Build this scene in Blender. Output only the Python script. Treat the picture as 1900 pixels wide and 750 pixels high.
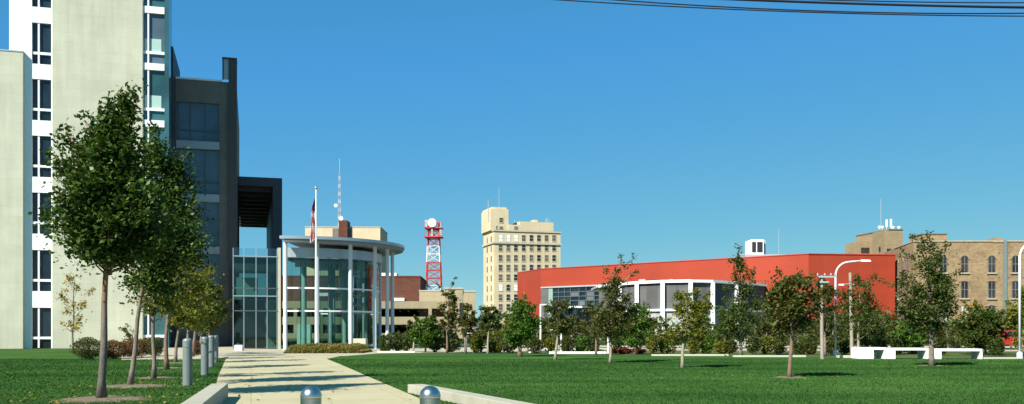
import bpy, math, random
import numpy as np
from mathutils import Vector
R = math.radians
scene = bpy.context.scene
col = scene.collection
for o in list(bpy.data.objects): bpy.data.objects.remove(o)

# ------------------------------------------------------------------ camera, sky, sun
F, HX, HY, CAMH = 1700.0, 950.0, 614.0, 1.4      # focal length in photo pixels, horizon, eye height
cam = bpy.data.objects.new('camera', bpy.data.cameras.new('camera')); col.objects.link(cam)
cam.location = (0, 0, CAMH); cam.rotation_euler = (R(90), 0, 0)
cam.data.sensor_width = 36; cam.data.lens = 36*F/1900; cam.data.shift_y = (HY-375)/1900
cam.data.clip_end = 6000; cam.data.clip_start = .1
scene.camera = cam
SUN_EL, SUN_X, SUN_Y = R(41), -.62, -.785         # direction towards the sun (horizontal part)
w = bpy.data.worlds.new('World'); scene.world = w; w.use_nodes = True
nt = w.node_tree; bg = nt.nodes['Background']
sky = nt.nodes.new('ShaderNodeTexSky'); sky.sky_type = 'NISHITA'; sky.sun_disc = False
sky.sun_elevation = SUN_EL; sky.sun_rotation = math.atan2(SUN_X, SUN_Y)
sky.air_density = .5; sky.dust_density = 0; sky.ozone_density = 4; sky.altitude = 200
# colour response of the sky (phone camera colours): one power curve per channel
sp_ = nt.nodes.new('ShaderNodeSeparateColor'); cb_ = nt.nodes.new('ShaderNodeCombineColor'); nt.links.new(sky.outputs[0], sp_.inputs[0])
for i_, (p_, k_) in enumerate(((.92, .70), (.45, 2.25), (.80, 2.25))):
    a_ = nt.nodes.new('ShaderNodeMath'); a_.operation = 'POWER'; a_.inputs[1].default_value = p_
    b_ = nt.nodes.new('ShaderNodeMath'); b_.operation = 'MULTIPLY'; b_.inputs[1].default_value = k_
    nt.links.new(sp_.outputs[i_], a_.inputs[0]); nt.links.new(a_.outputs[0], b_.inputs[0]); c_ = nt.nodes.new('ShaderNodeMath'); c_.operation = 'MINIMUM'; c_.inputs[1].default_value = (9, 9, 5.9)[i_]
    nt.links.new(b_.outputs[0], c_.inputs[0]); nt.links.new(c_.outputs[0], cb_.inputs[i_])
nt.links.new(cb_.outputs[0], bg.inputs[0]); bg.inputs[1].default_value = .065
sun = bpy.data.objects.new('sun', bpy.data.lights.new('sun', 'SUN')); col.objects.link(sun)
sun.data.energy = 5.0; sun.data.angle = R(.53); sun.data.color = (1, .955, .84)
sd = Vector((SUN_X*math.cos(SUN_EL), SUN_Y*math.cos(SUN_EL), math.sin(SUN_EL)))
sun.rotation_euler = sd.to_track_quat('Z', 'Y').to_euler(); sun.location = (-30, -30, 60)
vs = scene.view_settings; vs.view_transform = 'Standard'; vs.look = 'None'; vs.gamma = 1; vs.use_curve_mapping = False
vs.exposure = 0.9

# ------------------------------------------------------------------ materials
def newmat(name):
    m = bpy.data.materials.new(name); m.use_nodes = True
    n = m.node_tree.nodes; b = n['Principled BSDF']
    return m, m.node_tree, n, b
def rgba(c): return (c[0], c[1], c[2], 1)
def ramp(nt, fac, stops):
    r = nt.nodes.new('ShaderNodeValToRGB'); e = r.color_ramp.elements
    e[0].position, e[0].color = stops[0][0], rgba(stops[0][1])
    e[1].position, e[1].color = stops[-1][0], rgba(stops[-1][1])
    for p, c in stops[1:-1]:
        k = e.new(p); k.color = rgba(c)
    nt.links.new(fac, r.inputs[0]); return r.outputs[0]
def noise(nt, scale, detail=4, rough=.55, vec=None):
    n = nt.nodes.new('ShaderNodeTexNoise'); n.inputs['Scale'].default_value = scale
    n.inputs['Detail'].default_value = detail; n.inputs['Roughness'].default_value = rough
    if vec is None:
        tc = nt.nodes.new('ShaderNodeTexCoord'); vec = tc.outputs['Object']
    nt.links.new(vec, n.inputs['Vector']); return n.outputs['Fac']
def mixc(nt, fac, a, b, mode='MIX'):
    m = nt.nodes.new('ShaderNodeMix'); m.data_type = 'RGBA'; m.blend_type = mode
    if isinstance(fac, (int, float)): m.inputs[0].default_value = fac
    else: nt.links.new(fac, m.inputs[0])
    for v, i in ((a, 6), (b, 7)):
        if isinstance(v, tuple): m.inputs[i].default_value = rgba(v)
        else: nt.links.new(v, m.inputs[i])
    return m.outputs[2]
def facade_vec(nt, ang, sx=1, sz=1):
    tc = nt.nodes.new('ShaderNodeTexCoord'); mp = nt.nodes.new('ShaderNodeMapping')
    mp.inputs['Rotation'].default_value = (0, 0, -ang); nt.links.new(tc.outputs['Object'], mp.inputs[0])
    s = nt.nodes.new('ShaderNodeSeparateXYZ'); nt.links.new(mp.outputs[0], s.inputs[0])
    a = nt.nodes.new('ShaderNodeMath'); a.operation = 'ADD'
    nt.links.new(s.outputs[0], a.inputs[0]); nt.links.new(s.outputs[1], a.inputs[1])
    c = nt.nodes.new('ShaderNodeCombineXYZ'); nt.links.new(a.outputs[0], c.inputs[0]); nt.links.new(s.outputs[2], c.inputs[1])
    return c.outputs[0]
def bump(nt, b, h, strength=.3, dist=.02):
    k = nt.nodes.new('ShaderNodeBump'); k.inputs['Strength'].default_value = strength; k.inputs['Distance'].default_value = dist
    nt.links.new(h, k.inputs['Height']); nt.links.new(k.outputs[0], b.inputs['Normal'])
def plain(name, c, rough=.7, metal=0, var=.12, scale=1.5, bmp=0):
    m, nt, n, b = newmat(name)
    lo = tuple(x*(1-var) for x in c); hi = tuple(min(1, x*(1+var)) for x in c)
    f = noise(nt, scale, 6, .62)
    nt.links.new(ramp(nt, f, [(.3, lo), (.7, hi)]), b.inputs['Base Color'])
    b.inputs['Roughness'].default_value = rough; b.inputs['Metallic'].default_value = metal
    if bmp: bump(nt, b, noise(nt, scale*12, 4), bmp, .02)
    return m
def panels(name, c, joint, bw, bh, ang=0, mortar=.02, var=.08, offset=0, rough=.85, tint=None, bscale=1):
    m, nt, n, b = newmat(name)
    v = facade_vec(nt, ang)
    t = n.new('ShaderNodeTexBrick'); nt.links.new(v, t.inputs['Vector'])
    t.inputs['Scale'].default_value = 1; t.inputs['Brick Width'].default_value = bw; t.inputs['Row Height'].default_value = bh
    t.inputs['Mortar Size'].default_value = mortar; t.offset = offset; t.inputs['Bias'].default_value = 0
    t.inputs['Color1'].default_value = rgba(tuple(x*(1-var) for x in c)); t.inputs['Color2'].default_value = rgba(tuple(x*(1+var) for x in c))
    t.inputs['Mortar'].default_value = rgba(joint)
    st = ramp(nt, noise(nt, .35*bscale, 7, .65), [(.3, (.86, .86, .85)), (.7, (1.06, 1.05, 1.04))])
    cc = mixc(nt, 1, t.outputs['Color'], st, 'MULTIPLY')
    # rain streaks: stretched noise running down the wall
    mp = n.new('ShaderNodeMapping'); mp.inputs['Scale'].default_value = (2.2*bscale, .12*bscale, 1); nt.links.new(v, mp.inputs[0])
    sk = ramp(nt, noise(nt, 1.0, 5, .6, mp.outputs[0]), [(.35, (.9, .89, .87)), (.62, (1, 1, 1))])
    cc = mixc(nt, .8, cc, sk, 'MULTIPLY')
    nt.links.new(cc, b.inputs['Base Color']); b.inputs['Roughness'].default_value = rough; b.inputs['Specular IOR Level'].default_value = .2
    return m
def dark_glass(name, c=(.012, .022, .032), rough=.06, var=.5):
    m, nt, n, b = newmat(name)
    v = ramp(nt, noise(nt, .35, 2), [(.35, tuple(x*(1-var) for x in c)), (.65, tuple(x*(1+var) for x in c))])
    nt.links.new(v, b.inputs['Base Color']); b.inputs['Roughness'].default_value = rough; b.inputs['IOR'].default_value = 1.5
    bump(nt, b, noise(nt, .8, 1), .05, .02)
    return m
def clear_glass(name, tint=(.72, .86, .83), refl=1.0):
    m, nt, n, b = newmat(name)
    n.remove(b); out = n['Material Output']
    tr = n.new('ShaderNodeBsdfTransparent'); tr.inputs[0].default_value = rgba(tint)
    gl = n.new('ShaderNodeBsdfGlossy'); gl.inputs['Roughness'].default_value = .03; gl.inputs[0].default_value = (.8, .95, .95, 1)
    fr = n.new('ShaderNodeFresnel'); fr.inputs['IOR'].default_value = 1.6
    mx = n.new('ShaderNodeMixShader'); nt.links.new(fr.outputs[0], mx.inputs[0])
    nt.links.new(tr.outputs[0], mx.inputs[1]); nt.links.new(gl.outputs[0], mx.inputs[2]); nt.links.new(mx.outputs[0], out.inputs[0])
    return m
BA = math.atan2(.274, .962)
beige = panels('beige_concrete', (.50, .51, .41), (.45, .455, .365), 2.4, .74, BA, .014, .02)
M = dict(
 beige=beige,
 white=plain('white_metal', (.80, .82, .83), .45, 0, .03, .8),
 white2=plain('white_painted_concrete', (.78, .80, .78), .7, 0, .05, 1.2, .2),
 column=plain('white_column_paint', (.55, .60, .64), .35, 0, .04, .8),
 darkconc=panels('dark_grey_cladding', (.185, .17, .15), (.15, .14, .125), 1.6, .8, BA, .02, .06),
 slate=panels('slate_cladding', (.060, .066, .080), (.045, .05, .06), 1.5, 1.0, BA, .02, .08, rough=.6),
 brownfin=plain('brown_metal', (.06, .052, .046), .6, 0, .1),
 ledge=plain('grey_ledge', (.32, .36, .39), .6, 0, .05),
 glass=dark_glass('window_glass'),
 glassblue=dark_glass('blue_window_glass', (.075, .115, .15), .08, .25),
 glassteal=dark_glass('teal_window_glass', (.035, .10, .115), .05, .3),
 clear=clear_glass('clear_glass', (.37, .55, .50)),
 clear2=clear_glass('green_glass', (.34, .50, .48)),
 blind=plain('pale_blind', (.34, .50, .46), .8, 0, .05),
 metal=plain('grey_metal', (.42, .47, .53), .38, .5, .05, .6),
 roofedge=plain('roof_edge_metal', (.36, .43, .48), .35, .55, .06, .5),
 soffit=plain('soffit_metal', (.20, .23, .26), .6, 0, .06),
 steel=None,
 bollard=plain('grey_bollard_paint', (.16, .19, .19), .45, .1, .08, 5),
 mull=plain('dark_mullion', (.07, .095, .11), .5),
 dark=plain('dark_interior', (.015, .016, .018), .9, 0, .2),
 teal=plain('teal_interior', (.16, .30, .27), .7, 0, .1),
 green=plain('green_panel', (.22, .42, .36), .5, 0, .1),
 ivory=plain('ivory_wall', (.46, .45, .35), .8, 0, .06),
 conc=plain('concrete', (.33, .32, .255), .85, 0, .12, 2.5, .3),
 garage=panels('garage_concrete', (.31, .265, .18), (.26, .22, .15), 6, 1.4, .1, .02, .05),
 cream=panels('cream_concrete', (.38, .325, .215), (.34, .29, .19), 4, 1.6, .1, .02, .04),
 brown=panels('brown_brick', (.115, .045, .030), (.095, .04, .03), .9, .3, .1, .03, .12, .5),
 towerbeige=panels('tower_limestone', (.58, .49, .335), (.53, .45, .305), 3.2, 1.85, BA, .03, .03, bscale=.4),
 towertrim=plain('tower_trim', (.44, .39, .30), .85, 0, .1, .5),
 red=panels('red_metal_cladding', (.33, .050, .026), (.29, .043, .023), 7.2, 1.25, 0, .018, .03, rough=.55, bscale=.3),
 greypanel=panels('dark_grey_panels', (.12, .125, .13), (.09, .09, .095), .9, 3.4, 0, .05, .09),
 greypanel2=panels('light_grey_panels', (.36, .38, .37), (.28, .3, .3), .9, 2.4, 0, .04, .05),
 brick=None,
 brickpale=panels('tan_brick', (.31, .235, .14), (.27, .20, .125), .8, .26, 0, .03, .1, .5),
 bricktrim=plain('stone_trim', (.36, .31, .23), .85, 0, .15, 3),
 towerred=plain('tower_red_paint', (.50, .06, .045), .6, 0, .1),
 towerwhite=plain('tower_white_paint', (.62, .62, .64), .6, 0, .05),
 wire=plain('black_cable', (.008, .008, .01), .7, 0, .1),
 wood=plain('weathered_wood', (.30, .26, .21), .9, 0, .25, 6, .3),
 lamp=plain('lamp_pole_paint', (.75, .77, .79), .4, 0, .03),
 asphalt=plain('asphalt', (.055, .055, .056), .9, 0, .2, 3, .3),
 kerb=plain('kerb_concrete', (.38, .37, .33), .85, 0, .1, 2),
 mulch=plain('mulch', (.17, .135, .085), .95, 0, .5, 14, .8),
 tyre=plain('tyre_rubber', (.02, .02, .02), .9),
 carred=plain('red_car_paint', (.42, .02, .02), .25, 0, .05),
 rust=plain('rust_hedge_leaf', (.2, .06, .04), .8),
 gold=plain('gold_ball', (.6, .5, .3), .35, .8),
)
# brushed steel
m, nt_, n, b = newmat('brushed_steel'); b.inputs['Metallic'].default_value = 1; b.inputs['Roughness'].default_value = .28
tc = n.new('ShaderNodeTexCoord'); mp = n.new('ShaderNodeMapping'); mp.inputs['Scale'].default_value = (3, 3, 120)
nt_.links.new(tc.outputs['Object'], mp.inputs[0]); f = noise(nt_, 2, 4, .6, mp.outputs[0])
nt_.links.new(ramp(nt_, f, [(.3, (.40, .42, .43)), (.7, (.58, .60, .61))]), b.inputs['Base Color']); M['steel'] = m
# old yellow brick with stains
m, nt_, n, b = newmat('yellow_brick')
v = facade_vec(nt_, 0)
t = n.new('ShaderNodeTexBrick'); nt_.links.new(v, t.inputs['Vector']); t.inputs['Scale'].default_value = 1
t.inputs['Brick Width'].default_value = .5; t.inputs['Row Height'].default_value = .16; t.inputs['Mortar Size'].default_value = .02
t.inputs['Color1'].default_value = (.25, .17, .095, 1); t.inputs['Color2'].default_value = (.35, .25, .135, 1); t.inputs['Mortar'].default_value = (.27, .22, .15, 1)
s1 = ramp(nt_, noise(nt_, .55, 8, .7), [(.32, (.62, .56, .50)), (.5, (.95, .93, .9)), (.68, (1.1, 1.05, .98))])
cc = mixc(nt_, 1, t.outputs['Color'], s1, 'MULTIPLY')
s2 = ramp(nt_, noise(nt_, 3.0, 5, .7), [(.38, (.8, .78, .75)), (.6, (1.05, 1.04, 1))])
cc = mixc(nt_, .7, cc, s2, 'MULTIPLY')
nt_.links.new(cc, b.inputs['Base Color']); b.inputs['Roughness'].default_value = .9; M['brick'] = m
# paving with joints
def paving(name, c, s=1.5, ang=0):
    m, nt, n, b = newmat(name)
    tc = n.new('ShaderNodeTexCoord'); mp = n.new('ShaderNodeMapping'); mp.inputs['Rotation'].default_value = (0, 0, -ang)
    nt.links.new(tc.outputs['Object'], mp.inputs[0])
    t = n.new('ShaderNodeTexBrick'); nt.links.new(mp.outputs[0], t.inputs['Vector']); t.offset = 0
    t.inputs['Scale'].default_value = 1; t.inputs['Brick Width'].default_value = s; t.inputs['Row Height'].default_value = s
    t.inputs['Mortar Size'].default_value = .012; t.inputs['Bias'].default_value = 0
    t.inputs['Color1'].default_value = rgba(tuple(x*.96 for x in c)); t.inputs['Color2'].default_value = rgba(tuple(x*1.04 for x in c))
    t.inputs['Mortar'].default_value = rgba(tuple(x*.78 for x in c))
    st = ramp(nt, noise(nt, .5, 8, .68), [(.3, (.84, .83, .80)), (.7, (1.08, 1.07, 1.05))])
    cc = mixc(nt, 1, t.outputs['Color'], st, 'MULTIPLY')
    sp = ramp(nt, noise(nt, 14, 4, .7), [(.3, (.86, .86, .85)), (.65, (1.04, 1.04, 1.04))])
    cc = mixc(nt, .7, cc, sp, 'MULTIPLY')
    nt.links.new(cc, b.inputs['Base Color']); b.inputs['Roughness'].default_value = .9
    bump(nt, b, noise(nt, 60, 3), .25, .01)
    return m
M['para'] = clear_glass('frosted_parapet_glass', (.80, .90, .92))
M['path'] = paving('path_concrete', (.40, .365, .235), 1.5, BA)
M['plaza'] = paving('plaza_concrete', (.38, .35, .27), 1.8, BA)
# lawn
def lawn_mat(name, c1, c2, c3):
    m, nt, n, b = newmat(name)
    big = ramp(nt, noise(nt, .16, 5, .6), [(.3, c1), (.5, c2), (.72, c3)])
    fine = ramp(nt, noise(nt, 9, 6, .75), [(.25, (.78, .80, .76)), (.5, (1, 1, 1)), (.75, (1.22, 1.18, 1.12))])
    cc = mixc(nt, 1, big, fine, 'MULTIPLY')
    tc = n.new('ShaderNodeTexCoord'); mp = n.new('ShaderNodeMapping'); mp.inputs['Rotation'].default_value = (0, 0, R(24)); mp.inputs['Scale'].default_value = (.07, .42, 1)
    nt.links.new(tc.outputs['Object'], mp.inputs[0])
    stripe = ramp(nt, noise(nt, .7, 3, .5, mp.outputs[0]), [(.36, (.66, .74, .66)), (.64, (1.30, 1.22, 1.14))])
    cc = mixc(nt, .9, cc, stripe, 'MULTIPLY')
    nt.links.new(cc, b.inputs['Base Color']); b.inputs['Roughness'].default_value = 1
    b.inputs['Specular IOR Level'].default_value = .1
    bump(nt, b, noise(nt, 22, 6, .8), .5, .04)
    return m
M['lawn'] = lawn_mat('lawn_grass', (.024, .071, .013), (.032, .087, .016), (.047, .106, .021))
M['blade'] = lawn_mat('lawn_blade_green', (.028, .082, .019), (.038, .101, .024), (.056, .126, .031))
M['ground'] = lawn_mat('rough_ground', (.05, .085, .025), (.07, .10, .035), (.10, .11, .05))
# foliage
def leaf_mat(name, stops, trans=.35, rough=.5):
    m, nt, n, b = newmat(name)
    geo = n.new('ShaderNodeNewGeometry')
    a = n.new('ShaderNodeMath'); a.operation = 'MULTIPLY'; a.inputs[1].default_value = .55; nt.links.new(geo.outputs['Random Per Island'], a.inputs[0])
    nz = n.new('ShaderNodeMath'); nz.operation = 'MULTIPLY'; nz.inputs[1].default_value = .62; nt.links.new(noise(nt, 1.3, 3), nz.inputs[0])
    s = n.new('ShaderNodeMath'); s.operation = 'ADD'; nt.links.new(a.outputs[0], s.inputs[0]); nt.links.new(nz.outputs[0], s.inputs[1])
    c = ramp(nt, s.outputs[0], stops)
    nt.links.new(c, b.inputs['Base Color']); b.inputs['Roughness'].default_value = rough
    b.inputs['Specular IOR Level'].default_value = .16
    tr = n.new('ShaderNodeBsdfTranslucent'); nt.links.new(mixc(nt, 1, c, (1.2, 1.25, .6), 'MULTIPLY'), tr.inputs[0])
    mx = n.new('ShaderNodeMixShader'); mx.inputs[0].default_value = trans
    nt.links.new(b.outputs[0], mx.inputs[1]); nt.links.new(tr.outputs[0], mx.inputs[2]); nt.links.new(mx.outputs[0], n['Material Output'].inputs[0])
    return m
LV = dict(
 deep=leaf_mat('deep_green_leaf', [(.15, (.018, .046, .009)), (.5, (.037, .077, .014)), (.85, (.085, .122, .024))], .25, .38),
 mid=leaf_mat('mid_green_leaf', [(.15, (.028, .052, .010)), (.5, (.050, .085, .015)), (.85, (.10, .12, .025))]),
 yellow=leaf_mat('yellow_green_leaf', [(.15, (.075, .11, .015)), (.5, (.14, .165, .024)), (.85, (.24, .20, .04))], .42),
 gold=leaf_mat('golden_leaf', [(.15, (.13, .15, .03)), (.5, (.27, .24, .05)), (.85, (.38, .22, .05))]),
 bright=leaf_mat('bright_green_leaf', [(.15, (.030, .085, .012)), (.5, (.055, .13, .018)), (.85, (.12, .19, .03))]),
 olive=leaf_mat('olive_leaf', [(.15, (.034, .058, .015)), (.5, (.066, .088, .022)), (.8, (.11, .105, .03)), (.95, (.14, .075, .03))]),
 autumn=leaf_mat('turning_leaf', [(.15, (.036, .064, .015)), (.5, (.072, .096, .020)), (.78, (.115, .105, .028)), (.93, (.19, .075, .03))]),
 dark=leaf_mat('dark_green_leaf', [(.15, (.026, .052, .012)), (.5, (.050, .082, .018)), (.85, (.10, .118, .028))]),
 rust=leaf_mat('rust_leaf', [(.15, (.07, .045, .02)), (.5, (.13, .07, .03)), (.85, (.20, .10, .04))]),
 redleaf=leaf_mat('red_leaf', [(.15, (.06, .015, .012)), (.5, (.11, .025, .02)), (.85, (.16, .05, .03))]),
 grassy=leaf_mat('ornamental_grass_leaf', [(.15, (.10, .10, .02)), (.5, (.17, .16, .035)), (.85, (.26, .22, .07))]),
 lawn=leaf_mat('lawn_blade', [(.15, (.032, .090, .017)), (.5, (.043, .109, .021)), (.85, (.064, .135, .030))], .3, .6),
)
BK = dict(
 pinkish=plain('smooth_bark', (.30, .20, .145), .85, 0, .35, 5, .5),
 grey=plain('grey_bark', (.17, .14, .11), .9, 0, .35, 6, .5),
 brown=plain('brown_bark', (.175, .115, .08), .9, 0, .3, 6, .5),
 pale=plain('pale_bark', (.29, .245, .18), .9, 0, .25, 6, .5),
)
# two-tone bark of the nearest tree
m, nt_, n, b = newmat('two_tone_bark')
tc = n.new('ShaderNodeTexCoord'); sp = n.new('ShaderNodeSeparateXYZ'); nt_.links.new(tc.outputs['Object'], sp.inputs[0])
hz = n.new('ShaderNodeMath'); hz.operation = 'MULTIPLY_ADD'; hz.inputs[1].default_value = .28; nt_.links.new(sp.outputs[2], hz.inputs[0])
nz = n.new('ShaderNodeMath'); nz.operation = 'MULTIPLY'; nz.inputs[1].default_value = .35; nt_.links.new(noise(nt_, 5, 5, .7), nz.inputs[0]); nt_.links.new(nz.outputs[0], hz.inputs[2])
c1 = ramp(nt_, hz.outputs[0], [(.40, (.105, .095, .082)), (.66, (.165, .135, .105)), (.86, (.30, .135, .08))])
mp = n.new('ShaderNodeMapping'); mp.inputs['Scale'].default_value = (14, 14, 3); nt_.links.new(tc.outputs['Object'], mp.inputs[0])
c2 = ramp(nt_, noise(nt_, 1.5, 6, .7, mp.outputs[0]), [(.3, (.6, .6, .6)), (.65, (1.15, 1.15, 1.15))])
nt_.links.new(mixc(nt_, 1, c1, c2, 'MULTIPLY'), b.inputs['Base Color']); b.inputs['Roughness'].default_value = .85
bump(nt_, b, noise(nt_, 18, 5), .6, .02); BK['two'] = m

# ------------------------------------------------------------------ object helpers
ORG = {}
def tag(o, label=None, cat=None, group=None, kind=None):
    if label: o['label'] = label
    if cat: o['category'] = cat
    if group: o['group'] = group
    if kind: o['kind'] = kind
    return o
def thing(name, label, cat, loc, group=None):
    o = bpy.data.objects.new(name, None); col.objects.link(o); o.location = loc; o.empty_display_size = .3
    ORG[o] = Vector(loc); return tag(o, label, cat, group)
class MB:
    def __init__(s): s.v = []; s.f = []; s.mi = []; s.cur = 0
    def add(s, vs, fs):
        k = len(s.v); s.v += [tuple(p) for p in vs]
        for f in fs: s.f.append(tuple(i+k for i in f)); s.mi.append(s.cur)
        return s
    def hexa(s, b4, t4):
        return s.add(list(b4)+list(t4), [(3, 2, 1, 0), (4, 5, 6, 7), (0, 1, 5, 4), (1, 2, 6, 5), (2, 3, 7, 6), (3, 0, 4, 7)])
    def box(s, x0, x1, y0, y1, z0, z1):
        return s.hexa([(x0, y0, z0), (x1, y0, z0), (x1, y1, z0), (x0, y1, z0)], [(x0, y0, z1), (x1, y0, z1), (x1, y1, z1), (x0, y1, z1)])
    def prism(s, pts, z0, z1):
        n = len(pts)
        return s.add([(x, y, z0) for x, y in pts]+[(x, y, z1) for x, y in pts],
                     [tuple(range(n-1, -1, -1)), tuple(range(n, 2*n))]+[(i, (i+1) % n, n+(i+1) % n, n+i) for i in range(n)])
    def tube(s, pts, rad, n=8, caps=True):
        pts = [Vector(p) for p in pts]; rings = []
        if not hasattr(rad, '__len__'): rad = [rad]*len(pts)
        prev = None
        for i, p in enumerate(pts):
            d = (pts[min(i+1, len(pts)-1)]-pts[max(i-1, 0)]).normalized()
            if prev is None:
                a = Vector((0, 0, 1)).cross(d) if abs(d.z) < .9 else Vector((1, 0, 0)).cross(d)
                a.normalize()
            else:
                a = (prev-d*prev.dot(d)).normalized()
            prev = a; c = d.cross(a)
            rings.append([p+(a*math.cos(2*math.pi*k/n)+c*math.sin(2*math.pi*k/n))*rad[i] for k in range(n)])
        vs = [q for r in rings for q in r]; fs = []
        for i in range(len(rings)-1):
            for k in range(n): fs.append((i*n+k, i*n+(k+1) % n, (i+1)*n+(k+1) % n, (i+1)*n+k))
        if caps: fs += [tuple(range(n-1, -1, -1)), tuple((len(rings)-1)*n+k for k in range(n))]
        return s.add(vs, fs)
    def lathe(s, c, prof, n=24):   # prof: list of (r, z)
        vs = [(c[0]+r*math.cos(2*math.pi*k/n), c[1]+r*math.sin(2*math.pi*k/n), c[2]+z) for r, z in prof for k in range(n)]
        fs = [(i*n+k, i*n+(k+1) % n, (i+1)*n+(k+1) % n, (i+1)*n+k) for i in range(len(prof)-1) for k in range(n)]
        fs += [tuple(range(n-1, -1, -1)), tuple((len(prof)-1)*n+k for k in range(n))]
        return s.add(vs, fs)
    def build(s, name, mat, parent=None, origin=None, smooth=False, bevel=0):
        org = ORG[parent] if parent is not None else Vector(origin or (0, 0, 0))
        me = bpy.data.meshes.new(name)
        me.from_pydata([(x-org.x, y-org.y, z-org.z) for x, y, z in s.v], [], s.f)
        mats = mat if isinstance(mat, (list, tuple)) else [mat]
        for mm in mats: me.materials.append(mm)
        if len(mats) > 1: me.polygons.foreach_set('material_index', s.mi)
        if smooth: me.polygons.foreach_set('use_smooth', [True]*len(me.polygons))
        me.update()
        o = bpy.data.objects.new(name, me); col.objects.link(o); ORG[o] = org
        if parent is not None: o.parent = parent
        else: o.location = org
        if bevel:
            bm = o.modifiers.new('bevel', 'BEVEL'); bm.width = bevel; bm.segments = 2; bm.limit_method = 'ANGLE'
        return o
def PX(px, Y): return (px-HX)/F*Y
def PZ(py, Y): return CAMH+(HY-py)/F*Y
def GY(py): return F*CAMH/(py-HY)
def GP(px, py): Y = GY(py); return (PX(px, Y), Y)
class Fr:      # a facade frame: u runs along the wall to the right, b runs away from the viewer
    def __init__(s, O, u):
        l = math.hypot(*u); s.O = O; s.u = (u[0]/l, u[1]/l); s.b = (-s.u[1], s.u[0])
    def xy(s, w, t): return (s.O[0]+w*s.u[0]+t*s.b[0], s.O[1]+w*s.u[1]+t*s.b[1])
    def P(s, w, t, z): x, y = s.xy(w, t); return (x, y, z)
    def w(s, px, t=0):
        k = (px-HX)/F
        return (k*(s.O[1]+t*s.b[1])-s.O[0]-t*s.b[0])/(s.u[0]-k*s.u[1])
    def z(s, px, py, t=0): return PZ(py, s.xy(s.w(px, t), t)[1])
    def box(s, mb, w0, w1, t0, t1, z0, z1):
        q = [s.xy(w0, t0), s.xy(w1, t0), s.xy(w1, t1), s.xy(w0, t1)]
        return mb.hexa([(x, y, z0) for x, y in q], [(x, y, z1) for x, y in q])
    def pbox(s, mb, p0, p1, y0, y1, t0, t1):      # pixel box on plane t0; y0 is the upper edge
        pm = (p0+p1)/2
        return s.box(mb, s.w(p0, t0), s.w(p1, t0), t0, t1, max(0, s.z(pm, y1, t0)), s.z(pm, y0, t0))
def st(name, mb, mat, origin=(0, 0, 0), **k): return tag(mb.build(name, mat, None, origin, **k), kind='structure')

# ------------------------------------------------------------------ ground
g = MB(); g.add([(-1500, -60, -.012), (1500, -60, -.012), (1500, 2500, -.012), (-1500, 2500, -.012)], [(0, 1, 2, 3)]); st('ground', g, M['ground'])
def sheet(name, pix, mat, z=0.0, world=False):
    pts = pix if world else [GP(*p) for p in pix]
    me = MB(); me.add([(x, y, z) for x, y in pts], [tuple(range(len(pts)))])
    return st(name, me, mat)
rnd = random.Random(4)
# lawns left and right of the path
pathL = [(-3.2, 9.5), (-4.9, 15.0), GP(399, 722), GP(404, 700), GP(412, 682), GP(418, 668)]
pathR = [(0.9, 9.5), (-.4, 14), (-1.55, 17.6), GP(742, 724), GP(690, 702), GP(640, 680), GP(606, 666)]
sheet('lawn', [(-70, 8), (-3.2, 8)]+pathL+[GP(400, 664), GP(330, 667), GP(225, 668.5), GP(222, 656), (-33.5, 71), (-46, 69), (-70, 69)], M['lawn'], .0, True)
sheet('lawn', [(.9, 8), (70, 8), (80, 46), GP(1880, 667), GP(1600, 664), GP(1300, 660), GP(1000, 656.5), GP(840, 654.5), GP(690, 656), GP(640, 660)]+pathR[::-1], M['lawn'], .0, True)
sheet('path', [(-2.6, 2), (1.6, 2), (1.6, 8)]+pathR+[GP(632, 661), GP(560, 659), GP(430, 660), GP(418, 668)]+pathL[::-1][1:], M['path'], .004, True)
sheet('plaza', [GP(420, 663), GP(560, 660), GP(640, 661), GP(700, 656.2), GP(845, 654.6), (6, 66), (-4, 84), (-30, 84), (-33.3, 71), GP(222.5, 656), GP(225.5, 668.5), GP(330, 668.5), GP(400, 666)], M['plaza'], .008, True)
# street beyond the lawn, with kerb and marking
ST = Fr((0, 76), (1, -.12))
def strip(name, w0, w1, t0, t1, z0, z1, mat): mb = MB(); ST.box(mb, w0, w1, t0, t1, z0, z1); return st(name, mb, mat)
strip('pavement', -3, 160, -8.6, -5.2, -.4, .05, M['plaza'])
strip('kerb', -3, 160, -5.18, -5.0, -.4, .10, M['kerb'])
strip('road', -3, 160, -4.98, 5, -.4, .0, M['asphalt'])
strip('kerb', -3, 160, 5.02, 5.2, -.4, .10, M['kerb'])
strip('pavement', -3, 160, 5.22, 9, -.4, .05, M['plaza'])
strip('road_marking', -3, 160, -.08, .08, -.3, .006, M['white2'])
for (px, py, rx) in ((190, 741, .95), (246, 717, .85), (292, 702, .6), (312, 683.5, .6), (328, 674, .7), (1467, 701, .55), (1728, 679, .6)):
    x, y = GP(px, py); mb = MB(); n = 22
    rr = [rx*(1+.16*math.sin(3*k+px)+.1*rnd.random()) for k in range(n)]
    mb.add([(x, y, .035)]+[(x+rr[k]*.55*math.cos(2*math.pi*k/n), y+rr[k]*.55*math.sin(2*math.pi*k/n), .03) for k in range(n)]+[(x+rr[k]*math.cos(2*math.pi*k/n), y+rr[k]*math.sin(2*math.pi*k/n), .001) for k in range(n)],
           [(0, 1+k, 1+(k+1) % n) for k in range(n)]+[(1+k, 1+n+k, 1+n+(k+1) % n, 1+(k+1) % n) for k in range(n)])
    st('mulch', mb, M['mulch'], (x, y, 0))

# ------------------------------------------------------------------ courthouse
CF = Fr((PX(313, 75), 75), (.962, .274))
court = thing('courthouse', 'tall beige concrete courthouse with white window strips, dark rear block and open slate canopy', 'building', (*CF.xy(-10, 0), 0))
TOPZ = 36
mb = MB(); CF.box(mb, CF.w(97), CF.w(264.5), 0, 24, 0, TOPZ); mb.build('tower_wall', M['beige'], court)
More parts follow.
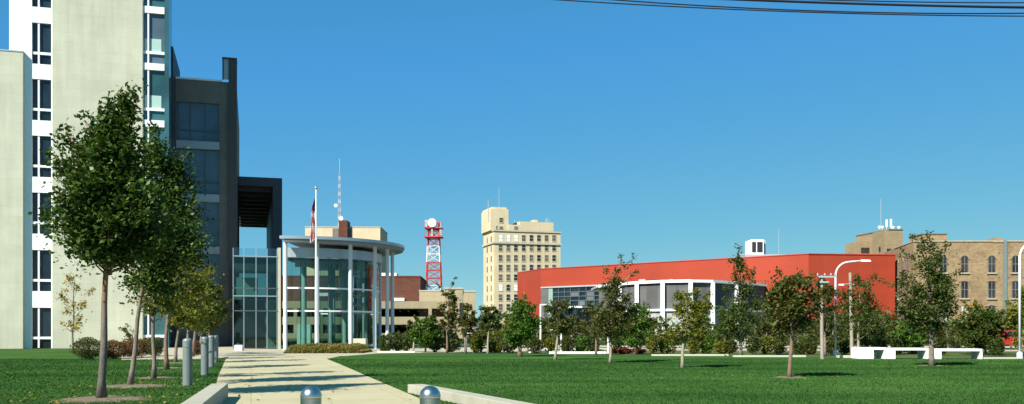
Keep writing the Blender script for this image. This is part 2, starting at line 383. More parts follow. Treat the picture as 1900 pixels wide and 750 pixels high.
# left wing, projecting
mb = MB(); tw = -.10; zt = CF.z(30, 96, tw)
CF.box(mb, CF.w(42.5, tw)-16, CF.w(42.5, tw), tw, 18, 0, zt); wg = mb.build('wing_wall', M['beige'], court)
mb = MB(); CF.box(mb, CF.w(42.5, tw)-16.05, CF.w(42.5, tw)+.04, tw-.04, 18, zt, zt+.10); mb.build('coping', M['ledge'], wg)
# white window strip
t0 = .3
mb = MB()
CF.box(mb, CF.w(17, t0), CF.w(59, t0), t0, 22, 0, TOPZ-2)
CF.box(mb, CF.w(95, t0), CF.w(97)-.01, t0, 1.5, 0, TOPZ-2)
CF.box(mb, CF.w(59, t0), CF.w(95, t0), t0+.4, 1.5, 0, TOPZ-2)
rows = [-168.5, -63, 42.6, 147, 252, 357.5, 464, 571]
wins = []
def zr(y, px=77, t=t0): return CF.z(px, y, t)
for i, y in enumerate(rows):
    yb = y+76.5
    up = rows[i-1]+76.5 if i else -400
    CF.box(mb, CF.w(59, t0), CF.w(95, t0), t0+.02, t0+.4, zr(y), zr(up) if i else TOPZ-2)
    wins.append((y, yb))
sw = mb.build('white_wall', M['white'], court)
def strip_window(pl, pr, pm, y, ys, yt, yb, t, gm, fm, blind=False):
    zc = lambda q: max(.05, CF.z((pl+pr)/2, q, t))
    a, c, mid = CF.w(pl, t), CF.w(pr, t), CF.w(pm, t)
    g = MB(); CF.box(g, a, c, t+.22, t+.26, zc(yb), zc(y)); o = g.build('window', gm, court)
    f = MB()
    CF.box(f, mid-.06, mid+.06, t+.05, t+.215, zc(yb), zc(y))
    CF.box(f, a, mid-.06, t+.06, t+.215, zc(yt), zc(ys)); CF.box(f, mid+.06, c, t+.06, t+.215, zc(yt), zc(ys))
    f.build('frame', fm, o)
    if blind:
        k = MB(); CF.box(k, mid+.12, c-.25, t+.19, t+.217, zc(ys+1), zc(ys-24)); CF.box(k, a+.1, mid-.1, t+.19, t+.217, zc(ys+1), zc(ys-24)); k.build('blind', M['blind'], o)
for y, yb in wins: strip_window(59, 95, 71.5, y, y+54, y+58.5, yb, t0+.02, M['glass'], M['white'])
# right corner strip
t1 = .12
mb = MB(); rr_ = []
for k in range(-3, 6): rr_.append(25+105.3*k)
CF.box(mb, CF.w(264.5), CF.w(265.5), t1, 3, 0, TOPZ); 
for i, y in enumerate(rr_):
    pb = (rr_[i-1]+93) if i else -400
    CF.box(mb, CF.w(265.5, t1), CF.w(305, t1), t1, t1+.5, CF.z(290, y, t1), CF.z(290, pb, t1) if i else TOPZ)
CF.box(mb, CF.w(265.5, t1), CF.w(305, t1), t1+.5, 3, 0, TOPZ)
mb.build('corner_wall', M['white'], court)
for i, y in enumerate(rr_):
    strip_window(265.5, 305, 275, y, y+70, y+75, y+93, t1, M['glassteal'] if i % 3 else M['glassblue'], M['white'], blind=(i in (3, 4, 6)))
mb = MB(); CF.box(mb, CF.w(305, t1)+.005, CF.w(313.5, t1), t1+.04, 3, 0, TOPZ); cg = mb.build('corner_glass', M['glassteal'], court)
# dark side screen behind the corner
mb = MB(); CF.box(mb, -4, .10, 3.05, 11, 0, 25.6); mb.build('side_screen', M['slate'], court)
# dark rear block
tb = 6.0
mb = MB(); L0, L1, LR = CF.w(323, tb), CF.w(407, tb), CF.w(439, tb)
ztop = CF.z(370, 149, tb)
CF.box(mb, L0-3, LR, tb+.35, 26, 0, ztop)
CF.box(mb, L1, LR, tb, tb+.35, 0, ztop)
CF.box(mb, L0-3, CF.w(327, tb), tb, tb+.35, 0, ztop)
CF.box(mb, CF.w(327, tb), L1, tb, tb+.35, CF.z(367, 190, tb), ztop)
blk = mb.build('rear_block', M['darkconc'], court)
mb = MB(); CF.box(mb, L0-3, CF.w(412, tb), tb-.06, 26, ztop+.003, ztop+.16); mb.build('coping', M['white'], blk)
brow = [(190, 262), (278, 360), (374, 457), (472, 560), (574, 648)]
for a, c in brow:
    g = MB(); CF.box(g, CF.w(327, tb), L1, tb+.26, tb+.3, max(.02, CF.z(367, c, tb)), CF.z(367, a, tb)); o = g.build('window', M['glassblue'], court)
    f = MB(); zz = CF.z(367, a+(c-a)*.74, tb)
    for p in (353, 380): CF.box(f, CF.w(p, tb)-.035, CF.w(p, tb)+.035, tb+.18, tb+.257, max(.02, CF.z(367, c, tb)), CF.z(367, a, tb))
    CF.box(f, CF.w(327, tb), L1, tb+.17, tb+.256, zz, zz+.1); f.build('frame', M['mull'], o)
    if c < 640:
        g = MB(); CF.box(g, CF.w(327, tb), L1, tb-.05, tb+.3, CF.z(367, c+14, tb), CF.z(367, c, tb)-.003); g.build('ledge', M['ledge'], court)
# roof fin
mb = MB(); tf = tb-.35
CF.box(mb, CF.w(424, tf), CF.w(439.5, tf), tf, tf+1.6, 0, CF.z(425, 110, tf))
CF.box(mb, CF.w(412.5, tf), CF.w(415, tf), tf, tf+.3, ztop+.17, CF.z(425, 110, tf))
fin = mb.build('roof_fin', M['brownfin'], court)
mb = MB(); CF.box(mb, CF.w(412, tf), CF.w(439.8, tf), tf-.05, tf+1.65, CF.z(425, 110, tf)+.003, CF.z(425, 107, tf)); mb.build('cap', M['slate'], fin)
mb = MB(); CF.box(mb, CF.w(415, tf)+.003, CF.w(424, tf)-.003, tf+.06, tf+.12, ztop+.17, CF.z(425, 110, tf)); mb.build('grey_panel', M['ledge'], fin)  # light grey colour stands for sky reflected in this pane
# open slate canopy
tp = 11.0
a, c = CF.w(436, tp), CF.w(523.5, tp); ci = CF.w(506, tp); zt_, zi = CF.z(480, 329, tp), CF.z(480, 345, tp)
mb = MB(); CF.box(mb, a, c, tp, tp+36, zi, zt_); CF.box(mb, ci, c, tp, tp+36, 0, zi-.003)
can = mb.build('canopy_frame', M['slate'], court)
for k in range(11):
    mb = MB(); CF.box(mb, a, ci-.01, tp+1.5+k*3.2, tp+1.8+k*3.2, zi-.32, zi-.005); mb.build('beam', M['slate'], can)

# ------------------------------------------------------------------ glass rotunda and entrance hall
RC = (-16.7, 73.8); RR = 8.0
rot = thing('glass_rotunda', 'glazed round entrance rotunda with white columns and thin overhanging metal roof', 'pavilion', (RC[0], RC[1], 0))
def arc(r, a0, a1, n=40): return [(RC[0]+r*math.sin(R(a0+(a1-a0)*i/n)), RC[1]-r*math.cos(R(a0+(a1-a0)*i/n))) for i in range(n+1)]
zr0, zr1 = 7.95, 8.25
roofpts = arc(RR, 0, 180, 60)
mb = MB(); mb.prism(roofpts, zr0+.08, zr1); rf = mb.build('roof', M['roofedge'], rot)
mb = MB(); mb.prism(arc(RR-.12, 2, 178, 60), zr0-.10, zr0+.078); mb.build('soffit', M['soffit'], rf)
mb = MB()
def ringwall(mb, r0, r1, a0, a1, z0, z1, n=48):
    A, B = arc(r0, a0, a1, n), arc(r1, a0, a1, n)
    for i in range(n):
        q = [A[i], A[i+1], B[i+1], B[i]]
        vs = [(x, y, z0) for x, y in q]+[(x, y, z1) for x, y in q]
        f = [(3, 2, 1, 0), (4, 5, 6, 7), (1, 0, 4, 5), (3, 7, 6, 2)]
        if i == 0: f.append((0, 3, 7, 4))
        if i == n-1: f.append((1, 5, 6, 2))
        mb.add(vs, [tuple(g) for g in f])
gr = 5.9
ringwall(mb, gr+.25, gr-.1, 0, 180, 6.85, 7.55); mb.build('spandrel', M['metal'], rot)
mb = MB(); A = arc(gr, 0, 180, 40)
for i in range(40):
    p, q = A[i], A[i+1]; mb.add([(*p, .05), (*q, .05), (*q, 6.84), (*p, 6.84)], [(0, 1, 2, 3)])
gw = mb.build('glass_wall', M['clear'], rot)
for z in (4.58, 2.88):
    mb = MB(); ringwall(mb, gr+.09, gr-.05, 0, 180, z-.06, z+.06); mb.build('transom', M['white'], gw)
for k in range(0, 19):
    an = R(k*10); x, y = RC[0]+(gr-.03)*math.sin(an), RC[1]-(gr-.03)*math.cos(an)
    mb = MB(); mb.tube([(x, y, .05), (x, y, 6.84)], .035, 6); mb.build('mullion', M['mull'], gw)
for an in (1.5, 20, 41, 61, 77, 104, 130, 158):
    x, y = RC[0]+7.05*math.sin(R(an)), RC[1]-7.05*math.cos(R(an)); mb = MB()
    mb.lathe((x, y, 0), [(.22, .0), (.22, .06), (.148, .065), (.148, 7.5), (.148, zr0-.102)], 20)
    mb.build('column', M['column'], rot, smooth=False)
# interior: floor, balcony, columns, reception
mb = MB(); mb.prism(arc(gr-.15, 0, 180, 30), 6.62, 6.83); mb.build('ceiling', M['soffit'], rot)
for k in range(9):
    mb = MB(); ringwall(mb, gr-1.2, gr-1.28, 4+k*12, 13+k*12, 6.22, 6.52, 4); mb.build('clerestory_panel', M['blind'], rot)  # pale panels standing in for bright clerestory windows of the hall behind
mb = MB(); mb.prism(arc(gr-.2, 0, 180, 30), .0, .05); mb.build('floor', M['conc'], rot)
mb = MB(); ringwall(mb, gr-.3, gr-2.0, 118, 178, 4.35, 4.62, 12); mb.build('balcony', M['ledge'], rot)
for an, r in ((12, 3.6), (48, 3.4), (95, 3.2), (150, 3.4)):
    x, y = RC[0]+r*math.sin(R(an)), RC[1]-r*math.cos(R(an)); mb = MB(); mb.lathe((x, y, .05), [(.2, 0), (.2, 6.9)], 14); mb.build('inner_column', M['teal'], rot)
mb = MB(); x, y = PX(563, 71), 71; mb.box(x-.5, x+.55, y, y+.5, .05, 1.9); mb.build('reception_screen', M['green'], rot)
# pier between hall and rotunda
th = -7.0
mb = MB(); CF.box(mb, CF.w(515.5, th), CF.w(521, th), th-.05, th+1.0, 0, CF.z(500, 461, th)+.06); mb.build('pier', M['ivory'], rot)
# hall
HB, HE = CF.w(432, th), CF.w(515.5, th)-.005
ztp = CF.z(475, 461, th)
mb = MB(); CF.box(mb, HB, HE, th+.06, 5.8, CF.z(475, 489, th), CF.z(475, 478, th)); mb.build('hall_roof', M['ledge'], rot)
zsp = CF.z(475, 477, th)
mb = MB(); CF.box(mb, HB, HE, th, th+.03, .05, zsp); hg = mb.build('hall_glass', M['clear2'], rot)
mb = MB(); CF.box(mb, HB, HE, th, th+.03, zsp+.003, ztp); mb.build('parapet_glass', M['para'], hg)
for p in (432.6, 452.5, 475, 495.5, 514):
    w_ = CF.w(p, th); mb = MB(); CF.box(mb, w_-.025, w_+.025, th-.06, th-.003, .05, ztp); mb.build('mullion', M['metal'], hg)
for py, m_ in ((549.5, 'metal'), (577, 'mull'), (535, 'mull'), (476, 'metal')):
    z = CF.z(475, py, th); mb = MB(); CF.box(mb, HB, HE, th-.08, th-.002, z-.035, z+.035); mb.build('transom', M[m_], hg)
mb = MB(); z = CF.z(475, 549.5, th); CF.box(mb, HB, HE, th+.5, 2.5, z-.25, z-.02); mb.build('mezzanine', M['soffit'], rot)
mb = MB(); CF.box(mb, HB+.1, HE-.9, th+2.2, th+2.3, .02, z-.26); mb.build('inner_doors', M['dark'], rot)
mb = MB(); CF.box(mb, HB+.1, HB+1.9, 2.6, 2.7, .02, 6.0); CF.box(mb, HB+2.6, HB+3.6, 2.6, 2.7, .02, 5.2); mb.build('inner_wall', M['teal'], rot)

# small blocks before the entrance, hedge block
def block(name, label, cat, px0, px1, y0, yb, mat, dep=.6):
    Y = GY(yb); x0, x1 = PX(px0, Y), PX(px1, Y); mb = MB(); mb.box(x0, x1, Y, Y+dep, 0, PZ(y0, Y))
    return tag(mb.build(name, mat, None, ((x0+x1)/2, Y+dep/2, 0), bevel=.02), label, cat)
block('planter_box', 'small white box planter before the dark glass entrance doors', 'planter', 435, 449, 640.5, 651, M['white2'], .5)
block('stone_block', 'beige stone block standing behind the grass hedge under the rotunda', 'stone block', 655, 678.5, 628.5, 652, M['ivory'], .9)

# ------------------------------------------------------------------ low walls, bollards, flagpole
def low_wall(label, near, far, wid, h, mat, segs):
    d = Vector((far[0]-near[0], far[1]-near[1])); L = d.length; d.normalize(); nn = Vector((-d.y, d.x))*wid
    t = thing('low_wall', label, 'wall', (far[0], far[1], 0)); s = L/segs
    for k in range(segs):
        a = Vector(near)+d*(k*s+.006); b = Vector(near)+d*((k+1)*s-.006)
        mb = MB(); q = [a, b, b+nn, a+nn]
        mb.hexa([(p.x, p.y, -.1) for p in q], [(p.x, p.y, h) for p in q]); mb.build('wall_block', mat, t, bevel=.012)
low_wall('low concrete wall on the left side of the path below the grey bollards', (-3.9, 10.6), (-5.95, 19.2), .33, .30, M['conc'], 4)
low_wall('low concrete wall on the right side of the path by the steel bollard', (1.9, 10.6), (-2.35, 20.6), -.36, .20, M['conc'], 5)
def steel_bollard(px, label):
    Y = 9.0; x = PX(px, Y); t = thing('steel_bollard', label, 'bollard', (x, Y, 0), 'domed steel bollards across the path')
    mb = MB(); mb.lathe((x, Y, 0), [(.102, 0), (.102, .74)], 32); mb.build('post', M['steel'], t, smooth=False)
    mb = MB(); mb.lathe((x, Y, 0), [(.1035, .742)]+[(.1035*math.cos(R(a)), .76+.102*math.sin(R(a))) for a in range(0, 90, 9)]+[(.004, .862)], 32); mb.build('dome', M['steel'], t, smooth=True)
    mb = MB(); mb.lathe((x, Y, 0), [(.14, 0.004), (.14, .02), (.105, .03)], 24); mb.build('base_ring', M['steel'], t)
steel_bollard(577, 'shiny domed steel bollard in the middle of the path')
steel_bollard(798, 'shiny domed steel bollard in front of the right low wall')
for i, (px, pb, pt, lab) in enumerate(((348, 716, 628, 'nearest grey light bollard beside the end of the left low wall'), (380, 696, 625, 'second grey light bollard from the camera, dappled with leaf shade'),
                        (392, 681.5, 622.5, 'third grey light bollard from the camera along the path'), (400, 673, 622, 'fourth grey light bollard, farthest one along the path'))):
    Y = GY(pb); x = PX(px, Y); h = PZ(pt, Y); r = .12
    t = thing('light_bollard', lab, 'bollard', (x, Y, 0), 'grey light bollards along the path')
    mb = MB(); mb.lathe((x, Y, 0), [(r, 0), (r, h-.25)], 24); mb.build('post', M['bollard'], t, smooth=False)
    mb = MB(); mb.lathe((x, Y, 0), [(r*.9, h-.249), (r*.9, h-.23)], 24); mb.build('light_slot', M['ledge'], t)
    mb = MB(); mb.lathe((x, Y, 0), [(r*1.02, h-.229), (r*1.02, h-.06), (r*.9, h-.02), (r*.5, h), (.01, h+.003)], 24); mb.build('cap', M['bollard'], t, smooth=False)
Y = 64.0; x = PX(586.5, Y)
fp = thing('flagpole', 'tall white flagpole rising from the grass hedge before the rotunda', 'flagpole', (x, Y, 0))
mb = MB(); zt2 = PZ(352, Y); mb.tube([(x, Y, 0), (x, Y, 4), (x, Y, zt2)], [.085, .08, .045], 12); mb.build('pole', M['white2'], fp)
mb = MB(); mb.lathe((x, Y, zt2), [(.02, 0), (.09, .05), (.11, .12), (.08, .19), (.01, .22)], 12); mb.build('finial', M['gold'], fp, smooth=True)
# limp flag: gathered cloth with stripes running down the folds
mf = [plain('flag_red', (.50, .07, .07), .8), plain('flag_white', (.82, .80, .80), .8), plain('flag_blue', (.04, .06, .18), .8)]
mb = MB(); NU, NV = 26, 40; za, zb = PZ(366, Y), PZ(446, Y); vs = []
for j in range(NV+1):
    f = j/NV; wdt = .16+.30*f**.6*(1-.35*f)
    for i in range(NU+1):
        u = i/NU
        xx = x-.06-wdt*u*(1+.1*math.sin(5*f+2*u)); yy = Y+.10*math.sin(u*17+3*f)+.05*math.sin(u*9-4*f)
        vs.append((xx, yy, za+(zb-za)*f-.55*u*(1-f*.6)))
fs = [(j*(NU+1)+i, j*(NU+1)+i+1, (j+1)*(NU+1)+i+1, (j+1)*(NU+1)+i) for j in range(NV) for i in range(NU)]
mb.add(vs, fs)
for j in range(NV):
    for i in range(NU):
        s_ = int((j/NV*1.0+i/NU*.9)*6.8)
        mb.mi[j*NU+i] = 2 if (i/NU < .55 and j/NV < .30) else (s_ % 2)
fo = mb.build('flag', mf, None, (x, Y, za), smooth=True); tag(fo, 'limp striped red and white flag hanging from the flagpole', 'flag')

# ------------------------------------------------------------------ background buildings, centre
GF = Fr((PX(420, 165), 165), (1, .02))
gar = thing('parking_garage', 'cream open parking garage with dark deck openings behind the rotunda', 'parking garage', (*GF.xy(20, 0), 0))
mb = MB()
for a, c in ((559, 572.5), (588, 602.5), (618.5, 629)): GF.box(mb, GF.w(330), GF.w(857), 0, .5, max(0, GF.z(700, c)), GF.z(700, a))
mb.build('parapet', M['garage'], gar)
mb = MB()
for a in (573, 603): GF.box(mb, GF.w(330), GF.w(857), .51, 30, GF.z(700, a)+.0, GF.z(700, a)+.35)
mb.build('deck', M['conc'], gar)
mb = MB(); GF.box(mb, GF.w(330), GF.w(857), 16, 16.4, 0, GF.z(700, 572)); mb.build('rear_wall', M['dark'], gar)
for p in (450, 500, 548, 596, 644, 692, 728, 798):
    mb = MB(); GF.box(mb, GF.w(p)-.3, GF.w(p)+.3, -.05, .6, 0, GF.z(700, 571)); mb.build('pillar', M['garage'], gar)
mb = MB()
for q in range(12):
    xx = GF.w(726+q*8.2+rnd.random()*3); zz = GF.z(700, 577.5 if q % 2 else 607); GF.box(mb, xx, xx+.3, 4+q % 3, 4.3+q % 3, zz, zz+.12)
mb.build('deck_lamps', M['white'], gar)
def building(name, label, fr, px0, px1, ytop, mat, t0=0, dep=12, ybot=None):
    w0, w1 = fr.w(px0, t0), fr.w(px1, t0); z1 = fr.z((px0+px1)/2, ytop, t0)
    t = thing(name, label, 'building', (*fr.xy((w0+w1)/2, t0), 0))
    mb = MB(); fr.box(mb, w0, w1, t0, t0+dep, 0, z1); mb.build('wall', mat, t)
    mb = MB(); fr.box(mb, w0-.08, w1+.08, t0-.08, t0+dep+.08, z1+.003, z1+.25); mb.build('parapet_cap', M['kerb'] if mat is not M['brown'] else M['brown'], t)
    return t, w0, w1, z1
BF = Fr((PX(740, 185), 185), (1, .03))
t, w0, w1, z1 = building('brick_office', 'dark brown brick block above the garage right of the rotunda', BF, 500, 780, 514, M['brown'], 0, 18)
mb = MB(); BF.pbox(mb, 700.5, 703.5, 526, 548, -.05, .1); BF.pbox(mb, 694, 697, 526, 548, -.05, .1); mb.build('window', M['teal'], t)
mb = MB(); BF.box(mb, BF.w(705), BF.w(734), 2, 6, z1+.26, z1+.95); mb.build('roof_vent', M['white2'], t)
mb = MB(); BF.pbox(mb, 728, 750, 553, 558, -1.2, -.1); mb.build('canopy', M['white2'], t)
CB = Fr((PX(840, 150), 150), (1, .05))
t, w0, w1, z1 = building('cream_building', 'plain cream walled block behind the sapling between the garage and the tall tower', CB, 778, 857, 541, M['cream'], 24, 16)
t, w0, w1, z1 = building('cream_annex', 'cream annex block with a flat roof nearest the tall tower', CB, 860, 882, 542, M['cream'], 3, 16)
SF = Fr((PX(840, 120), 120), (1, .05))
t, w0, w1, z1 = building('stair_tower', 'cream windowless stair tower at the right end of the parking garage', SF, 826, 858.5, 537, M['cream'], 0, 14)
mb = MB(); SF.pbox(mb, 852.5, 858.7, 562, 600, -.06, .4); mb.build('window', M['dark'], t)
mb = MB(); SF.pbox(mb, 816.5, 826.2, 619, 640, -.4, .3); mb.build('door_canopy', M['brown'], t)
# beige block behind the rotunda with stack and mast
KF = Fr((PX(640, 210), 210), (1, .02))
t, w0, w1, z1 = building('beige_block', 'beige flat roofed block rising behind the rotunda roof', KF, 566, 705.5, 422.5, M['towerbeige'], 0, 14)
mb = MB(); KF.pbox(mb, 617, 628, 424, 470, -.06, .3); KF.pbox(mb, 645, 652, 424, 470, -.06, .3); mb.build('recess', M['darkconc'], t)
mb = MB(); KF.pbox(mb, 628.5, 644.5, 409, 640, -1.2, 3); mb.build('brick_stack', M['brown'], t)
mb = MB(); KF.pbox(mb, 574, 700, 448, 454, -.05, .2); mb.build('window_band', M['glassblue'], t)
def lattice(name, label, cat, cx, Y, prof, nseg, rod, mats, parent_parts=()):
    t = thing(name, label, cat, (cx, Y, 0))
    zs = [prof[0][0]+(prof[-1][0]-prof[0][0])*i/nseg for i in range(nseg+1)]
    def hw(z):
        for (a, ra), (b_, rb) in zip(prof, prof[1:]):
            if z <= b_+1e-6: return ra+(rb-ra)*(z-a)/(b_-a)
        return prof[-1][1]
    for i in range(nseg):
        mb = MB(); z0, z1_ = zs[i], zs[i+1]; h0, h1 = hw(z0), hw(z1_)
        c0 = [(cx+sx*h0, Y+sy*h0, z0) for sx, sy in ((-1, -1), (1, -1), (1, 1), (-1, 1))]; c1 = [(cx+sx*h1, Y+sy*h1, z1_) for sx, sy in ((-1, -1), (1, -1), (1, 1), (-1, 1))]
        for k in range(4):
            mb.tube([c0[k], c1[k]], rod, 5); mb.tube([c1[k], c1[(k+1) % 4]], rod*.7, 4)
            mb.tube([c0[k], c1[(k+1) % 4]], rod*.5, 4); mb.tube([c0[(k+1) % 4], c1[k]], rod*.5, 4)
        mb.build('lattice_section', mats[i % len(mats)], t)
    return t
cx = PX(627.5, 210)
t = lattice('antenna_mast', 'thin grey lattice antenna mast with white dishes behind the rotunda', 'antenna mast', cx, 211.6, [(PZ(420, 210), .28), (PZ(318, 210), .14)], 14, .028, [M['towerwhite'], M['ledge']])
mb = MB(); mb.tube([(cx, 211.6, PZ(318, 210)), (cx, 211.6, PZ(292, 210))], .035, 5); mb.build('whip', M['towerwhite'], t)
def dish(t, x, y, z, r, tiltx=0):
    mb = MB(); n = 20; vs = []
    for j, (q, d) in enumerate(((1, 0), (.96, -.12*r), (.6, -.02*r), (.02, .05*r))):
        vs += [(x+q*r*math.cos(2*math.pi*k/n), y+d, z+q*r*math.sin(2*math.pi*k/n)) for k in range(n)]
    vs += [(x+.98*r*math.cos(2*math.pi*k/n), y+.5*r, z+.98*r*math.sin(2*math.pi*k/n)) for k in range(n)]
    fs = [(j*n+k, (j+1)*n+k, (j+1)*n+(k+1) % n, j*n+(k+1) % n) for j in range(3) for k in range(n)]+[tuple(3*n+k for k in range(n))]
    fs += [(k, (k+1) % n, 4*n+(k+1) % n, 4*n+k) for k in range(n)]+[tuple(4*n+k for k in range(n))]
    mb.add(vs, fs); mb.build('dish', M['white2'], t, smooth=False)
dish(t, PX(621, 210), 211.2, PZ(380, 210), .42); dish(t, PX(631, 210), 211.2, PZ(404, 210), .5)
# red and white communications tower
Yt = 200; cx = PX(805, Yt)
t = lattice('communications_tower', 'red and white lattice tower with white drum antenna above the garage', 'radio tower', cx, Yt, [(PZ(560, Yt), 1.75), (PZ(440, Yt), 1.2), (PZ(414, Yt), 1.15)], 10, .13,
            [M['towerwhite'], M['towerwhite'], M['towerred'], M['towerred'], M['towerred'], M['towerwhite'], M['towerwhite'], M['towerred'], M['towerred'], M['towerred']])
for py, hw_ in ((440.5, 1.95), (424, 1.9)):
    z = PZ(py, Yt); mb = MB(); mb.box(cx-hw_, cx+hw_, Yt-hw_, Yt+hw_, z-.12, z+.12)
    for q in range(5): mb.tube([(cx-hw_+q*hw_/2, Yt-hw_, z), (cx-hw_+q*hw_/2, Yt-hw_, z+1.0)], .04, 4)
    mb.tube([(cx-hw_, Yt-hw_, z+1.0), (cx+hw_, Yt-hw_, z+1.0)], .05, 4)
    mb.build('platform', M['towerred'], t)
dish(t, PX(803, Yt), Yt-2.0, PZ(415.5, Yt), .95)
mb = MB(); mb.box(PX(819, Yt)-.3, PX(819, Yt)+.25, Yt-1.6, Yt-1.1, PZ(438, Yt), PZ(422, Yt)); mb.build('panel_antenna', M['ledge'], t); mb = MB(); mb.box(PX(793, Yt)-.4, PX(793, Yt)+.2, Yt-1.9, Yt-1.2, PZ(424, Yt), PZ(410, Yt)); mb.build('panel_antenna', M['ledge'], t)
mb = MB(); mb.tube([(PX(803, Yt), Yt-1.6, PZ(440, Yt)), (PX(803, Yt), Yt-1.6, PZ(412, Yt))], .12, 6)
for q, pp in enumerate((796, 810, 818)): mb.tube([(PX(pp, Yt), Yt-1, PZ(440, Yt)), (PX(pp, Yt), Yt-1, PZ(409+q*2, Yt))], .05, 5)
mb.build('antenna_posts', M['towerwhite'], t)

# tall beige tower
TF = Fr((PX(917, 340), 340), (.955, .297))
tt = thing('office_tower', 'tall beige old office tower with rows of small windows', 'building', (*TF.xy(12, 5), 0))
zc = TF.z(980, 428.5)
mb = MB(); TF.box(mb, 0, TF.w(1040), 0, 15, 0, zc); mb.build('wall', M['towerbeige'], tt)
mb = MB()
for py, d, h in ((428.5, .35, .5), (450.2, .45, .7)):
    z = TF.z(980, py); TF.box(mb, -d, TF.w(1040)+d, -d, 15+d, z-h, z)
mb.build('cornice', M['towertrim'], tt)
mb = MB(); z0_ = zc+.003
wA, wB = TF.w(905.5, 2), TF.w(943.5, 2)
TF.box(mb, wA+1.0, wB, 2, 15, z0_, TF.z(925, 388, 2))
TF.box(mb, wA+1.6, wB-.6, 2.6, 15.6, z0_, TF.z(925, 384, 2))
TF.box(mb, .2, wB, 10, 16.5, z0_, TF.z(925, 404, 2))
TF.box(mb, wB+.003, TF.w(964, 1.5), 1.5, 14, z0_, TF.z(980, 418, 1.5))
TF.box(mb, TF.w(964, 1.5)+.003, TF.w(1027, 1.5), 1.5, 14, z0_, TF.z(980, 411.5, 1.5))
TF.box(mb, TF.w(992, 2), TF.w(999, 2), 3, 7, TF.z(980, 411.5, 1.5), TF.z(980, 406.5, 1.5))
mb.build('penthouse', M['towerbeige'], tt)
for p, yy in ((906, 370), (926, 350), (955, 408), (1015, 404), (1013, 406), (1019, 407)):
    xw = TF.w(p, 4); mb = MB(); mb.tube([TF.P(xw, 4, TF.z(p, 412, 4)), TF.P(xw, 4, TF.z(p, yy, 4))], .12 if yy > 360 else .1, 5); mb.build('roof_antenna', M['ledge'], tt)
cols = [928.7, 943, 957, 971.6, 986, 999.8, 1014, 1028]; rws = [442, 460, 479, 497, 515, 534, 552, 570, 588, 606]
wm = [M['glass'], dark_glass('shaded_window', (.09, .075, .055), .3), M['ivory'], plain('lit_blind', (.75, .8, .82), .6)]
sill = []
def twin(px, py, mat, hw=3.6, hh=5.6, t=0.0):
    wc = TF.w(px, t); z = TF.z(px, py, t); a = hw/5*1.0; b_ = hh/5
    mb = MB(); TF.box(mb, wc-a, wc+a, t-.02, t+.15, z-b_, z+b_); o = mb.build('window', mat, tt)
    mb = MB(); TF.box(mb, wc-a-.15, wc+a+.15, t-.14, t-.022, z-b_-.28, z-b_-.01); TF.box(mb, wc-a, wc+a, t-.07, t-.021, z-.07, z+.07)
    TF.box(mb, wc-a-.12, wc-a-.003, t-.09, t+.1, z-b_, z+b_); TF.box(mb, wc+a+.003, wc+a+.12, t-.09, t+.1, z-b_, z+b_)
    mb.build('frame', M['towertrim'], o)
for j, py in enumerate(rws):
    for i, px in enumerate(cols):
        q = rnd.random(); mt = wm[0] if q < .45 else wm[1]
        if (j == 0 and i < 3) or (j == 5 and i in (0, 2)): mt = wm[3]
        if j > 6 and i > 3: continue
        twin(px, py, mt)
twin(930, 408.5, wm[1], 3.6, 4, 2); twin(930, 423.5, wm[1], 3.4, 3, 2); twin(921.5, 422, wm[0], 1.6, 2, 2); twin(957.5, 423.5, wm[1], 3.6, 3, 1.5)
for j, py in enumerate(rws[:8]):          # windows of the left flank
    for tq in (4, 9.5):
        z = TF.z(917, py+.5); mb = MB(); TF.box(mb, -.03, .2, tq-.6, tq+.6, z-1.1, z+1.1); mb.build('window', wm[(j+int(tq)) % 2], tt)

# ------------------------------------------------------------------ red building
Lp, Ap, Bp, Cp = (.94, 160), (4.68, 150), (39.0, 120.5), (51.1, 122.2)
ZR = PZ(500, 150); zlow = 3.0
red = thing('red_building', 'long red metal clad hall with a dark glazed front on its left end', 'building', (28, 132, 0))
mb = MB(); mb.prism([Lp, Ap, Bp, Cp, (56.5, 150), (30, 175)], zlow, ZR); mb.build('red_wall', M['red'], red)
mb = MB(); mb.prism([(Lp[0]+1.2, Lp[1]), (Ap[0]+1, Ap[1]+1.2), (Bp[0], Bp[1]+1.6), (Cp[0]-1, Cp[1]+1.2), (55, 149), (30, 173)], 0, zlow-.003); mb.build('ground_floor_wall', M['glass'], red)
AF = Fr(Ap, (Bp[0]-Ap[0], Bp[1]-Ap[1]))
# rooftop trim line and objects
mb = MB(); mb.prism([(Lp[0]-.05, Lp[1]), (Ap[0]-.02, Ap[1]-.08), (Bp[0], Bp[1]-.1), (Cp[0]+.05, Cp[1]-.06), (56.6, 150.1), (30, 175.1)], ZR+.003, ZR+.13); mb.build('coping', plain('red_coping', (.36, .035, .025), .5), red)
def roofbox(label, name, px0, px1, y0, Y, dep, mat, parts=True):
    x0, x1 = PX(px0, Y), PX(px1, Y); t = thing(name, label, 'roof unit', ((x0+x1)/2, Y, ZR+.13))
    mb = MB(); mb.box(x0, x1, Y, Y+dep, ZR+.135, PZ(y0, Y)); mb.build('casing', mat, t); return t, x0, x1
t, x0, x1 = roofbox('white boxy cooling unit with two dark openings on the red roof', 'cooling_unit', 1393.5, 1417, 444.5, 130, 3.2, M['white2'])
zt3 = PZ(444.5, 130)
for p0, p1 in ((1395.3, 1402.4), (1404.8, 1414.8)):
    mb = MB(); mb.box(PX(p0, 130), PX(p1, 130), 129.93, 130.1, PZ(468, 130), PZ(449, 130)); mb.build('opening', M['dark'], t)
mb = MB(); mb.box(x1+.003, x1+.45, 130.6, 132.8, ZR+.5, zt3-.05); mb.build('side_duct', M['ledge'], t)
t, x0, x1 = roofbox('low grey ridge on the red roof right of the cooling unit', 'roof_ridge', 1375, 1456, 472.0, 127, 2.5, M['ledge'])
